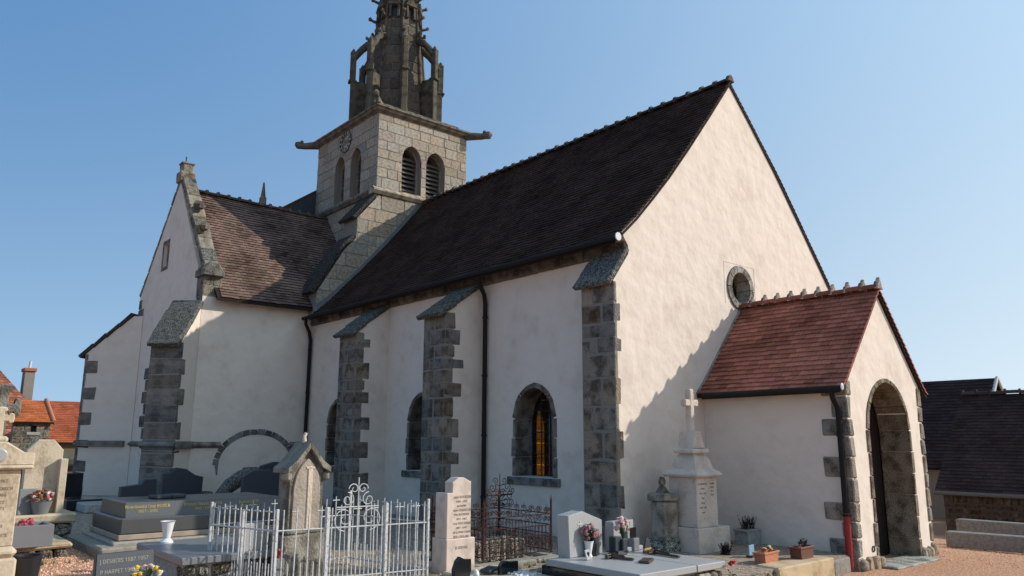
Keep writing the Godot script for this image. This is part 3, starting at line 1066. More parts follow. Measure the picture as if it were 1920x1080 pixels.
	while y < 4.5:
		g = Geo.new()
		g.tint = shade(Color(0.20, 0.185, 0.17), 0.12)
		var w := 1.15 if k2 % 2 else 0.85
		if y > 3.7:
			w -= (y - 3.7) * 0.55
		g.chamfer(Vector3(XT + 0.088, y + 0.18, -24.98 - w / 2), Vector3(0.22, 0.35, w), 0.02, Basis(), 0.01, rng)
		part(g, "quoin_stone", M.stone, gw)
		y += 0.37
		k2 += 1

func diagonal(corner: Vector3, out: Vector3, reach: float, wide: float, yf: float, yw: float, stones: bool) -> void:
	var side := out.cross(Vector3.UP).normalized()   # to the left when looking out
	var T := Transform3D(Basis(out, Vector3.UP, -side), corner)
	var B := T.basis
	if B.determinant() < 0:
		B = Basis(out, Vector3.UP, side)
		T = Transform3D(B, corner)
	var g := Geo.new()
	g.slab(PackedVector2Array([Vector2(-0.4, -0.3), Vector2(reach, -0.3), Vector2(reach, yf), Vector2(-0.1, yw), Vector2(-0.4, yw)]), T, -wide / 2, wide / 2)
	var b := part(g, "buttress", M.plaster, church)
	g = Geo.new()
	g.box(T * Vector3(reach - 0.04, yf / 2 - 0.12, 0), Vector3(0.092, yf + 0.2, wide + 0.008), B)
	part(g, "mortar_bed", M.mortar, b)
	var y := -0.2
	var k := 0
	while y < yf - 0.05:
		var h := rng.randf_range(0.33, 0.46)
		if y + h > yf - 0.2:
			h = yf - y
		if y < 1.7 and y + h > 1.7:
			h = 1.70 - y
		elif y >= 1.7 and y < 1.97:
			h = 1.98 - y
		if stones:
			var back := rng.randf_range(0.28, 0.42) if k % 2 else rng.randf_range(0.10, 0.16)
			g = Geo.new()
			g.tint = shade(Color(0.25, 0.225, 0.20), 0.18)
			g.sway = Vector3(0.4, 1.0, 0.4)
			g.chamfer(T * Vector3(reach - back / 2 + 0.014, y + h / 2, 0), Vector3(back, h - 0.006, wide + 0.028), 0.020, B, 0.020, rng)
			part(g, "quoin_stone", M.stone, b)
		else:
			for s in [-1, 1]:
				var back := rng.randf_range(0.40, 0.5) if k % 2 else rng.randf_range(0.08, 0.14)
				g = Geo.new()
				g.tint = shade(Color(0.25, 0.225, 0.20), 0.18)
				g.sway = Vector3(0.4, 1.0, 0.4)
				g.chamfer(T * Vector3(reach - back / 2 + 0.014, y + h / 2, s * (wide * 0.25 + 0.007)), Vector3(back, h - 0.006, wide * 0.5 + 0.008), 0.020, B, 0.018, rng)
				part(g, "quoin_stone", M.stone, b)
		y += h
		k += 1
	# string course round it
	g = Geo.new()
	g.tint = shade(STONE, 0.1)
	g.slab(PackedVector2Array([Vector2(-0.2, 1.76), Vector2(reach, 1.76), Vector2(reach + 0.09, 1.83), Vector2(reach + 0.09, 1.87), Vector2(reach, 1.94), Vector2(-0.2, 1.94)]), T, -wide / 2 - 0.08, wide / 2 + 0.08, 0.03)
	part(g, "string_stone", M.stone, b)
	# weathering
	var a := Vector2(reach + 0.16, yf - 0.10); var c := Vector2(-0.05, yw + 0.02)
	var d := (c - a) / 4
	for i in 4:
		g = Geo.new()
		g.tint = shade(Color(0.30, 0.28, 0.24) if stones else Color(0.13, 0.12, 0.11), 0.12)
		var p := a + d * (i + 0.5)
		var dir := d.normalized()
		var n := Vector2(dir.y, -dir.x)
		var BB := B * Basis(Vector3(dir.x, dir.y, 0), Vector3(n.x, n.y, 0), Vector3(dir.x, dir.y, 0).cross(Vector3(n.x, n.y, 0)))
		BB = BB * Basis(Vector3(0, 0, 1), 0.05)
		g.chamfer(T * Vector3(p.x + n.x * 0.03, p.y + n.y * 0.03, 0), Vector3(d.length() + 0.08, 0.13, wide + 0.08 + rng.randf_range(-0.03, 0.03)), 0.022, BB, 0.012, rng)
		part(g, "weathering_slab", M.mossy, b)

func chancel() -> void:
	var g := Geo.new()
	var z0 := TZ0 + 0.02; var z1 := -33.0
	var prof := [Vector2(9.6, 9.2), Vector2(10.93, 10.12), Vector2(12.5, 11.25), Vector2(13.85, 12.2)]
	for side in [-1, 1]:
		for i in 3:
			var ax: float = prof[i].x if side < 0 else 2 * XR - prof[i].x
			var bx: float = prof[i + 1].x if side < 0 else 2 * XR - prof[i + 1].x
			var A := Vector3(ax, prof[i].y, z0); var B := Vector3(bx, prof[i + 1].y, z0)
			g.quad(A, B, Vector3(bx, prof[i + 1].y, z1), Vector3(ax, prof[i].y, z1))
	part(g, "chancel_roof", M.slate, church)
	g = Geo.new()
	g.box(Vector3(XR, 4.4, (z0 + z1) / 2), Vector3(8.0, 9.4, absf(z1 - z0) - 0.1))
	part(g, "chancel_wall", M.plaster, church)
	# tile-hung gable triangle closing the roof against the tower
	g = Geo.new()
	g.slab(PackedVector2Array([Vector2(9.7, 9.1), Vector2(18.0, 9.1), Vector2(13.85, 12.1)]), frame(Vector3(0, 0, z0 - 0.02), Vector3(1, 0, 0)), -0.1, 0.0)
	part(g, "chancel_gable", M.slate, church)

func tower() -> void:
	var t := node("tower", church)
	var front := frame(Vector3(0, 0, TZ1), Vector3(1, 0, 0))
	var flank := frame(Vector3(TX0, 0, 0), Vector3(0, 0, 1))
	var f_win := [[12.99, 13.75], [13.95, 14.72]]
	var s_win := [[-23.70, -22.98], [-22.58, -21.86]]
	var fh := []; var sh := []
	for w in f_win:
		fh.append(poly_of(arch_line(w[0], w[1], 9.98, 11.20, 11.68)))
	for w in s_win:
		sh.append(poly_of(arch_line(w[0], w[1], 9.98, 11.22, 11.72)))
	# core walls, coloured as the mortar between the stones
	var g := Geo.new()
	wall(g, rect(TX0, 9.6, TX1, 12.7), fh, front, 0.6)
	wall(g, rect(TZ0, 5.0, TZ1 - 0.6, 12.7), sh, flank, 0.6)
	wall(g, rect(-TZ1 + 0.6, 5.0, -TZ0, 12.7), [], frame(Vector3(TX1, 0, 0), Vector3(0, 0, -1)), 0.6)
	wall(g, rect(-TX1 + 0.6, 5.0, -TX0 - 0.6, 12.7), [], frame(Vector3(0, 0, TZ0), Vector3(-1, 0, 0)), 0.6)
	part(g, "wall_core", M.mortar, t)
	masonry(t, "stone", front, rect(TX0 - 0.012, 9.98, TX1 + 0.012, 12.56), fh, Vector2(0.30, 0.40), Vector2(0.38, 0.72), 0.016, M.ashlar, TOWER, 0.17, 0.020)
	masonry(t, "stone", flank, rect(TZ0 - 0.01, 9.98, TZ1 - 0.02, 12.56), sh, Vector2(0.30, 0.42), Vector2(0.4, 0.85), 0.016, M.ashlar, TOWER, 0.17, 0.020)
	masonry(t, "stone", flank, rect(TZ0 - 0.01, 8.6, -21.72, 9.74), [], Vector2(0.34, 0.42), Vector2(0.45, 0.8), 0.016, M.ashlar, TOWER, 0.17, 0.020)
	# bell openings: inner order, sloping louvres
	for k in 4:
		var T: Transform3D = front if k < 2 else flank
		var w: Array = f_win[k] if k < 2 else s_win[k - 2]
		var o := node("bell_opening", church)
		var top := 11.68 if k < 2 else 11.72
		g = Geo.new()
		var inner := poly_of(arch_line(w[0] + 0.035, w[1] - 0.035, 9.98, 11.18, top - 0.05))
		g.tint = TOWER * 0.9
		wall(g, poly_of(arch_line(w[0] - 0.02, w[1] + 0.02, 9.97, 11.20, top + 0.01)), [inner], Transform3D(T.basis, T * Vector3(0, 0, -0.24)), 0.06)
		part(g, "inner_arch", M.stone, o)
		var y := 10.02
		while y < top - 0.42:
			g = Geo.new()
			g.tint = shade(Color(1, 1, 1), 0.15)
			var d := T.basis.x
			var up := (T.basis.y * 0.72 - T.basis.z * 0.7).normalized()
			g.chamfer(T * Vector3((w[0] + w[1]) / 2, y + 0.07, -0.36), Vector3(w[1] - w[0] - 0.04, 0.20, 0.02), 0.004, Basis(d, up, d.cross(up)))
			part(g, "louvre", M.timber_grey, o)
			y += 0.155
		g = Geo.new()
		g.tint = shade(TOWER, 0.1)
		g.chamfer(T * Vector3((w[0] + w[1]) / 2, 9.98, -0.26), Vector3(w[1] - w[0], 0.07, 0.56) if k < 2 else Vector3(0.56, 0.07, w[1] - w[0]), 0.01)
		part(g, "sill", M.stone, o)
	# ledge under the belfry, in lengths, on the two faces we see
	for k in 5:
		g = Geo.new()
		g.tint = shade(TOWER, 0.1)
		var a := lerpf(TX0 - 0.16, TX1 + 0.12, k / 5.0); var b := lerpf(TX0 - 0.16, TX1 + 0.12, (k + 1) / 5.0)
		g.slab(PackedVector2Array([Vector2(-0.2, 9.74), Vector2(0.07, 9.74), Vector2(0.16, 9.83), Vector2(0.16, 9.88), Vector2(0.02, 9.98), Vector2(-0.2, 9.98)]), Transform3D(Basis(Vector3(0, 0, 1), Vector3.UP, Vector3(-1, 0, 0)), Vector3(0, 0, TZ1)), -b + 0.005, -a)
		part(g, "ledge_stone", M.stone, t)
		g = Geo.new()
		g.tint = shade(STONE, 0.1)
		a = lerpf(TZ0 - 0.12, TZ1 - 0.201, k / 5.0); b = lerpf(TZ0 - 0.12, TZ1 - 0.201, (k + 1) / 5.0)
		g.slab(PackedVector2Array([Vector2(-0.2, 9.74), Vector2(0.07, 9.74), Vector2(0.16, 9.83), Vector2(0.16, 9.88), Vector2(0.02, 9.98), Vector2(-0.2, 9.98)]), Transform3D(Basis(Vector3(-1, 0, 0), Vector3.UP, Vector3(0, 0, -1)), Vector3(TX0, 0, 0)), -b + 0.005, -a)
		part(g, "ledge_stone", M.stone, t)
	# cornice: hollow moulding below a slab, all round
	var cz := (TZ0 + TZ1) / 2; var cx := (TX0 + TX1) / 2
	g = Geo.new()
	g.tint = Color(0.24, 0.215, 0.18)
	var rings := [[0.0, 12.5], [0.05, 12.56], [0.14, 12.60], [0.17, 12.66], [0.22, 12.68], [0.22, 12.74], [-0.5, 12.98]]
	for i in rings.size() - 1:
		var A := []; var B := []
		for s in [[-1, 1], [1, 1], [1, -1], [-1, -1]]:
			A.append(Vector3(cx + s[0] * ((TX1 - TX0) / 2 + rings[i][0]), rings[i][1], cz + s[1] * ((TZ1 - TZ0) / 2 + rings[i][0])))
			B.append(Vector3(cx + s[0] * ((TX1 - TX0) / 2 + rings[i + 1][0]), rings[i + 1][1], cz + s[1] * ((TZ1 - TZ0) / 2 + rings[i + 1][0])))
		for k in 4:
			g.quad(A[k], A[(k + 1) % 4], B[(k + 1) % 4], B[k])
	g.box(Vector3(cx, 12.9, cz), Vector3(TX1 - TX0 - 0.4, 0.2, TZ1 - TZ0 - 0.4))
	part(g, "cornice", M.stone, t)
	# gargoyles on the corners: long spouts left and right, a crouching figure on the near one
	for k in [[TX1 + 0.1, TZ1 + 0.1, 1, 1, 0.62], [TX0 - 0.1, TZ0 - 0.1, -1, -1, 0.62]]:
		g = Geo.new()
		g.tint = Color(0.20, 0.17, 0.14)
		var d := Vector3(k[2], 0, k[3]).normalized()
		var p := Vector3(k[0], 12.64, k[1])
		g.tube([p - d * 0.2, p + d * 0.15, p + d * 0.4 + Vector3(0, -0.01, 0), p + d * k[4]], 0.16, 0.11, 8)
		g.blob(p + d * (k[4] + 0.02) + Vector3(0, 0.03, 0), Vector3(0.15, 0.13, 0.15), 4, 0.2)
		g.blob(p + d * (k[4] - 0.10) + Vector3(0, 0.14, 0), Vector3(0.07, 0.08, 0.07), 5, 0.2)
		part(g, "gargoyle", M.stone, t)
	g = Geo.new()
	g.tint = Color(0.34, 0.31, 0.26)
	var q := Vector3(TX0 - 0.2, 12.8, TZ1 + 0.2)
	g.tube([q + Vector3(0.25, 0.02, -0.25), q + Vector3(0.08, 0.06, -0.08), q + Vector3(-0.08, 0.1, 0.08)], 0.10, 0.08, 7)
	g.blob(q + Vector3(-0.14, 0.19, 0.14), Vector3(0.10, 0.11, 0.10), 9, 0.18)
	g.tube([q + Vector3(-0.02, 0.05, 0.08), q + Vector3(-0.02, -0.1, 0.12)], 0.04)
	g.tube([q + Vector3(-0.08, 0.05, 0.02), q + Vector3(-0.12, -0.1, 0.02)], 0.04)
	part(g, "gargoyle", M.stone, t)
	# skeleton clock dial
	var ck := node("clock", church)
	var c := Vector3(TX0 - 0.05, 12.14, -22.95)
	g = Geo.new()
	var loop := []
	for k in 33:
		loop.append(c + Vector3(0, cos(TAU * k / 32), sin(TAU * k / 32)) * 0.38)
	g.tube(loop, 0.014, -1, 5, false)
	loop = []
	for k in 25:
		loop.append(c + Vector3(0, cos(TAU * k / 24), sin(TAU * k / 24)) * 0.26)
	g.tube(loop, 0.012, -1, 5, false)
	part(g, "dial_ring", M.iron_black, ck)
	var roman := ["XII", "I", "II", "III", "IV", "V", "VI", "VII", "VIII", "IX", "X", "XI"]
	for k in 12:
		var a := TAU * k / 12.0
		# seen from outside (-x side) with y up, z grows to the right
		var p := c + Vector3(-0.01, cos(a), sin(a)) * Vector3(1, 0.32, 0.32)
		var R := Basis(Vector3(0, 0, 1), Vector3.UP, Vector3(-1, 0, 0)) * Basis(Vector3(0, 0, 1), -a)
		g = Geo.new()
		g.chamfer(p, Vector3(0.065, 0.11, 0.014), 0.004, R)
		var pl := part(g, "numeral_plate", M.white_letter, ck)
		text(roman[k], 0.07, M.iron_black, pl, Transform3D(R, p + Vector3(-0.010, 0, 0)))
	for h in [[0.20, 0.95], [0.30, 1.15]]:
		var a: float = TAU * (2.0 / 12.0) if h[0] > 0.25 else TAU * (8.1 / 12.0)
		g = Geo.new()
		var d := Vector3(0, cos(a), sin(a))
		var s := Vector3(0, -sin(a), cos(a)) * 0.018
		var o := c + Vector3(-0.035, 0, 0)
		g.quad(o - s - d * 0.08, o + s - d * 0.08, o + s * 0.6 + d * h[0], o - s * 0.6 + d * h[0])
		g.quad(o - s * 0.6 + d * h[0] + Vector3(0.008, 0, 0), o + s * 0.6 + d * h[0] + Vector3(0.008, 0, 0), o + s - d * 0.08 + Vector3(0.008, 0, 0), o - s - d * 0.08 + Vector3(0.008, 0, 0))
		part(g, "hand", M.white_letter, ck)
	# crossing wall that stands above the nave roof and carries the tower
	var cw := node("crossing_wall", church)
	var face := PackedVector2Array([Vector2(10.2, 5.6), Vector2(15.6, 5.6), Vector2(15.6, 9.75), Vector2(12.2, 9.75), Vector2(11.43, 8.82), Vector2(11.42, 8.15), Vector2(11.05, 7.75), Vector2(10.2, 6.3)])
	g = Geo.new()
	g.slab(face, front, -0.85, 0.0)
	part(g, "wall_core", M.mortar, cw)
	masonry(cw, "stone", front, Geometry2D.clip_polygons(face, PackedVector2Array([Vector2(10.9, 5.5), Vector2(15.7, 5.5), Vector2(15.7, 9.75), Vector2(14.3, 9.75)]))[0], [], Vector2(0.34, 0.46), Vector2(0.5, 0.95), 0.015, M.ashlar, TOWER, 0.15, 0.020)
	g = Geo.new()
	g.tint = Color(0.13, 0.12, 0.11)
	g.slab(PackedVector2Array([Vector2(11.34, 8.78), Vector2(12.16, 9.76), Vector2(12.10, 9.85), Vector2(11.26, 8.84)]), front, -0.95, 0.03, 0.015)
	part(g, "weathering_slab", M.mossy, cw)
	g = Geo.new()
	g.tint = Color(0.13, 0.12, 0.11)
	g.slab(PackedVector2Array([Vector2(10.1, 6.26), Vector2(11.05, 7.84), Vector2(11.42, 8.16), Vector2(11.34, 8.28), Vector2(10.98, 7.94), Vector2(10.0, 6.30)]), front, -0.9, 0.02, 0.015)
	part(g, "weathering_slab", M.mossy, cw)
	# lead flashing where the nave roof meets it
	g = Geo.new()
	for i in range(1, nave_profile.size() - 1):
		var a: Vector2 = nave_profile[i]; var b: Vector2 = nave_profile[i + 1]
		g.quad(Vector3(a.x, a.y + 0.03, TZ1 + 0.07), Vector3(b.x, b.y + 0.03, TZ1 + 0.07), Vector3(b.x, b.y + 0.20, TZ1 + 0.03), Vector3(a.x, a.y + 0.20, TZ1 + 0.03))
	part(g, "flashing", M.lead, cw)

func spire() -> void:
	var s := node("spire", church)
	var c := Vector3(13.95, 0, -22.85)
	var y0 := 12.85; var yt := 25.6
	var dirs := []
	for k in 8:
		var a := deg_to_rad(22.5 + 45 * k)
		dirs.append(Vector3(-sin(a), 0, cos(a)))
	var rad := func(y: float) -> float:
		return 1.18 * (1.0 - (y - y0) / (yt - y0))
	# core
	var g := Geo.new()
	for k in 8:
		var d: Vector3 = dirs[k]; var e: Vector3 = dirs[(k + 1) % 8]
		g.tri(c + d * rad.call(y0) * 0.985 + Vector3(0, y0, 0), c + Vector3(0, yt, 0), c + e * rad.call(y0) * 0.985 + Vector3(0, y0, 0))
	part(g, "spire_core", M.mortar, s)
	# dressed stones on the faces one can see from the yard
	var dark := Color(0.155, 0.135, 0.108)
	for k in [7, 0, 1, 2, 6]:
		var d: Vector3 = dirs[k]; var e: Vector3 = dirs[(k + 1) % 8]
		var A: Vector3 = c + d * rad.call(y0) + Vector3(0, y0, 0); var B: Vector3 = c + e * rad.call(y0) + Vector3(0, y0, 0)
		var mid := (A + B) / 2
		var up := (c + Vector3(0, yt, 0) - mid).normalized()
		var u := (A - B).normalized()
		var T := Transform3D(Basis(u, up, u.cross(up)), mid)
		var w := A.distance_to(B) / 2
		var H := (c + Vector3(0, yt, 0) - mid).length()
		var cut := 6.6
		var face := PackedVector2Array([Vector2(-w, 0), Vector2(w, 0), Vector2(w * (1 - cut / H), cut), Vector2(-w * (1 - cut / H), cut)])
		var hole := rect(-0.11, 4.35, 0.11, 4.80)
		masonry(s, "stone", T, face, [hole], Vector2(0.30, 0.42), Vector2(0.4, 0.7), 0.012, M.ashlar, dark, 0.2, 0.020)
		# small gabled light
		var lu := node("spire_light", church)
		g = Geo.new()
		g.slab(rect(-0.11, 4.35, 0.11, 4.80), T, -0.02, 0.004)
		part(g, "shade_panel", M.black_plastic, lu)  # black panel colours in the shade inside; the core is not pierced
		for sx in [-1, 1]:
			g = Geo.new()
			g.tint = shade(dark, 0.1)
			g.slab(rect(sx * 0.15 - 0.04, 4.3, sx * 0.15 + 0.04, 4.86), T, 0, 0.13, 0.015)
			part(g, "jamb", M.stone, lu)
		g = Geo.new()
		g.tint = shade(dark, 0.1)
		g.slab(PackedVector2Array([Vector2(-0.24, 4.80), Vector2(0.24, 4.80), Vector2(0.03, 5.25), Vector2(-0.03, 5.25)]), T, 0, 0.17, 0.02)
		part(g, "gablet", M.stone, lu)
	# ribs with crockets up the edges
	for k in 8:
		var d: Vector3 = dirs[k]
		g = Geo.new()
		g.tint = shade(dark, 0.08)
		g.tube([c + d * (rad.call(y0) + 0.01) + Vector3(0, y0, 0), c + Vector3(0, yt, 0)], 0.075, 0.03, 6)
		part(g, "rib", M.stone, s)
		var y := y0 + 3.55
		var n := 0
		while y < yt - 0.6:
			g = Geo.new()
			g.tint = shade(Color(0.21, 0.18, 0.15), 0.2)
			var p: Vector3 = c + d * (rad.call(y) + 0.04) + Vector3(0, y, 0)
			g.tube([p, p + d * 0.12 + Vector3(0, 0.02, 0), p + d * 0.25 + Vector3(0, 0.07, 0)], 0.06, 0.045, 6)
			g.blob(p + d * 0.26 + Vector3(0, 0.09, 0), Vector3(0.075, 0.07, 0.075), n + k * 7, 0.3, 4, 6)
			part(g, "crocket", M.stone, s)
			y += 0.80
			n += 1
	# pinnacled piers round the foot, tied to the spire by little flying arches
	for k in 8:
		var d: Vector3 = dirs[k]
		var side := Vector3(d.z, 0, -d.x)
		var pier := node("pier", s)
		var R := 1.60
		var B := Basis(d, Vector3.UP, d.cross(Vector3.UP))
		g = Geo.new()
		g.tint = shade(dark, 0.08)
		# solid fin low down
		g.chamfer(c + d * 1.42 + Vector3(0, 13.70, 0), Vector3(0.54, 2.0, 0.23), 0.02, B, 0.01, rng)
		g.chamfer(c + d * (R + 0.02) + Vector3(0, 14.70, 0), Vector3(0.30, 0.08, 0.28), 0.02, B)
		# slender outer post
		g.chamfer(c + d * (R + 0.02) + Vector3(0, 15.25, 0), Vector3(0.21, 1.2, 0.19), 0.02, B, 0.006, rng)
		g.chamfer(c + d * (R + 0.02) + Vector3(0, 15.82, 0), Vector3(0.22, 0.07, 0.20), 0.02, B)
		part(g, "pier_shaft", M.stone, pier)
		g = Geo.new()
		g.tint = shade(dark, 0.08)
		g.lathe([Vector2(0.09, 0.0), Vector2(0.06, 0.10), Vector2(0.0, 0.18)], c + d * (R + 0.02) + Vector3(0, 15.85, 0), 5)
		part(g, "pinnacle", M.stone, pier)
		g = Geo.new()
		g.tint = shade(dark, 0.08)
		var pts := []
		for i in 6:
			var t := i / 5.0
			pts.append(c + d * lerpf(R, rad.call(16.3) + 0.02, t) + Vector3(0, 15.62 + 0.75 * t + 0.12 * sin(t * PI), 0))
		g.tube(pts, 0.12, 0.15, 6)
		part(g, "flying_arch", M.stone, pier)
		g = Geo.new()
		g.tint = shade(Color(0.21, 0.18, 0.15), 0.1)
		for t in [0.35, 0.75]:
			g.blob(pts[int(t * 5)] + Vector3(0, 0.12, 0), Vector3(0.06, 0.075, 0.06), k, 0.25, 4, 6)
		g.blob(c + d * (rad.call(16.4) + 0.12) + Vector3(0, 16.62, 0), Vector3(0.09, 0.14, 0.09), k + 20, 0.25, 4, 6)
		part(g, "crocket", M.stone, pier)

func porch() -> void:
	var x0 := 12.42; var x1 := 15.28; var xm := 13.85; var zf := -6.09
	var ye := 3.02
	var ya := 4.62
	var front := frame(Vector3(0, 0, zf), Vector3(1, 0, 0))
	var p := node("porch", church)
	var g := Geo.new()
	var d0 := 13.12; var d1 := 14.66
	var hole := poly_of(arch_line(d0 - 0.03, d1 + 0.03, -0.3, 2.20, 3.04))
	wall(g, PackedVector2Array([Vector2(x0, -0.3), Vector2(x1, -0.3), Vector2(x1, ye), Vector2(xm, ya), Vector2(x0, ye)]), [hole], front, 0.5)
	part(g, "front_wall", M.plaster, p)
	g = Geo.new()
	wall(g, rect(ZG + 0.003, -0.3, zf - 0.5, ye), [], frame(Vector3(x0, 0, 0), Vector3(0, 0, 1)), 0.4)
	part(g, "side_wall", M.plaster, p)
	g = Geo.new()
	wall(g, rect(-zf + 0.5, -0.3, -ZG - 0.003, ye), [], frame(Vector3(x1, 0, 0), Vector3(0, 0, -1)), 0.4)
	part(g, "side_wall", M.plaster, p)
	surround(p, "door_stone", front, d0, d1, -0.05, 2.20, 3.02, Vector2(0.075, 0.11), 0.52, 6, 13, M.stone, Color(0.30, 0.255, 0.19), 0.02)
	# threshold and floor
	g = Geo.new()
	g.tint = Color(0.5, 0.48, 0.42)
	g.chamfer(Vector3(13.89, -0.01, zf + 0.05), Vector3(1.75, 0.08, 0.55), 0.015, Basis(), 0.006, rng)
	part(g, "threshold", M.stone, p)
	g = Geo.new()
	g.box(Vector3(xm, -0.06, -7.6), Vector3(2.4, 0.08, 2.4))
	part(g, "floor_slab", M.concrete, p)
	# door of planks at the back of the arch
	var door := node("church_door", church)
	var leaf := poly_of(arch_line(d0 - 0.06, d1 + 0.06, -0.02, 2.20, 3.06))
	for k in 9:
		var pw := (d1 - d0 + 0.12) / 9.0
		for piece in Geometry2D.intersect_polygons(leaf, rect(d0 - 0.06 + pw * k + 0.004, -1, d0 - 0.06 + pw * (k + 1) - 0.004, 4)):
			g = Geo.new()
			g.tint = shade(Color(1, 1, 1), 0.2)
			g.slab(piece, front, -0.60, -0.545, 0.006)
			part(g, "plank", M.wood_dark, door)
	# corner stones
	for side in [0, 1]:
		var y := -0.1
		var k := 0
		while y < ye - 0.15:
			var h := rng.randf_range(0.24, 0.40)
			if y + h > ye - 0.18:
				h = ye - 0.03 - y
			var fw := rng.randf_range(0.13, 0.17)
			var sw := rng.randf_range(0.42, 0.58) if k % 2 else rng.randf_range(0.20, 0.30)
			g = Geo.new()
			g.tint = shade(Color(0.36, 0.32, 0.26), 0.15)
			var xx := x0 + fw / 2 - 0.013 if side == 0 else x1 - fw / 2 + 0.013
			g.chamfer(Vector3(xx + (-0.012 if side == 0 else 0.012), y + h / 2, zf + 0.022 - sw / 2), Vector3(fw, h - 0.016, sw), 0.02, Basis(), 0.011, rng)
			part(g, "quoin_stone", M.stone, p)
			y += h
			k += 1
	# crumbled footing where the render has gone
	for side in [[x0, d0 - 0.05], [d1 + 0.08, x1]]:
		var x: float = side[0]
		while x < side[1]:
			var w := rng.randf_range(0.12, 0.22)
			g = Geo.new()
			g.tint = shade(Color(0.46, 0.38, 0.29), 0.2)
			g.chamfer(Vector3(x + w / 2, rng.randf_range(0.04, 0.08), zf + 0.02), Vector3(w - 0.012, rng.randf_range(0.18, 0.30), 0.10), 0.03, Basis(), 0.02, rng)
			part(g, "footing_stone", M.rubble, p)
			x += w
	# vent pipe in the render
	g = Geo.new()
	g.lathe([Vector2(0.05, -0.04), Vector2(0.05, 0.012), Vector2(0.036, 0.012), Vector2(0.036, -0.03), Vector2(0.0, -0.03)], Vector3.ZERO, 14)
	var v := part(g, "vent", M.black_plastic, p)
	v.transform = Transform3D(Basis(Vector3.RIGHT, PI / 2), Vector3(12.93, 0.30, zf + 0.003))
	# roof
	var prof := [Vector2(x0 - 0.22, 2.86), Vector2(x0, 3.06), Vector2(xm, 4.68)]
	g = Geo.new()
	for side in [-1, 1]:
		for i in 2:
			var a: Vector2 = prof[i]; var b: Vector2 = prof[i + 1]
			var ax := a.x if side < 0 else 2 * xm - a.x
			var bx := b.x if side < 0 else 2 * xm - b.x
			var A := Vector3(ax, a.y, zf + 0.05); var B := Vector3(bx, b.y, zf + 0.05)
			var d := Vector3(0, 0, ZG - zf - 0.04)
			var dn := Vector3(0, -0.07, 0)
			g.quad(A, B, B + d, A + d)
			g.quad(A + dn, A + dn + d, B + dn + d, B + dn)
			g.quad(A + dn, B + dn, B, A)
			if i == 0:
				g.quad(A + dn, A, A + d, A + d + dn)
	var roof := part(g, "porch_roof", M.wood_dark, church)
	for side in [-1, 1]:
		g = Geo.new()
		var at := func(u: float, s: float) -> Vector3:
			var q := along(prof, s)
			return Vector3(q[0].x if side < 0 else 2 * xm - q[0].x, q[0].y + noise.get_noise_2d(u * 4.0 + 90.0, s * 4.0) * 0.015, u)
		var nor := func(_u: float, s: float) -> Vector3:
			var q := along(prof, s)
			return Vector3(-q[1].y * (1 if side < 0 else -1), q[1].x, 0).normalized()
		tiles(g, ZG + 0.01, zf + 0.075, length_of(prof), at, nor, Vector2(0.17, 0.112), Color(0.36, 0.145, 0.10), 0.24, 0.45)
		var t := part(g, "tile_field", M.new_tile, roof)
		t.set_meta("kind", "stuff")
	ridge(roof, Vector3(xm, 4.715, zf + 0.06), Vector3(xm, 4.715, ZG), 0.285, Color(0.26, 0.10, 0.07), M.new_tile, true, Color(0.55, 0.47, 0.40), 0.09)
	# mortar fillet down the verge against the gable
	g = Geo.new()
	g.tint = Color(0.4, 0.36, 0.3)
	g.tube([Vector3(x0 - 0.18, 2.92, ZG + 0.02), Vector3(x0, 3.09, ZG + 0.02), Vector3(xm, 4.72, ZG + 0.02)], 0.03, -1, 5)
	part(g, "fillet", M.stone, roof)
	# gutter, bracket end and downpipe with its cast red foot
	g = Geo.new()
	g.tube([Vector3(x0 - 0.25, 2.84, zf + 0.05), Vector3(x0 - 0.25, 2.82, ZG + 0.15)], 0.06, -1, 8)
	var gut := part(g, "gutter", M.zinc_brown, church)
	g = Geo.new()
	g.blob(Vector3(x0 - 0.25, 2.87, zf + 0.07), Vector3(0.05, 0.06, 0.02), 3, 0.05, 6, 10)
	part(g, "end_cap", M.zinc, gut)
	pipe([Vector3(x0 - 0.25, 2.80, zf - 0.10), Vector3(x0 - 0.24, 2.7, zf - 0.10), Vector3(x0 - 0.10, 2.55, zf - 0.10), Vector3(x0 - 0.09, 2.4, zf - 0.10), Vector3(x0 - 0.09, 0.0, zf - 0.10)], 0.05, M.zinc_brown, M.red_paint, 0.86)


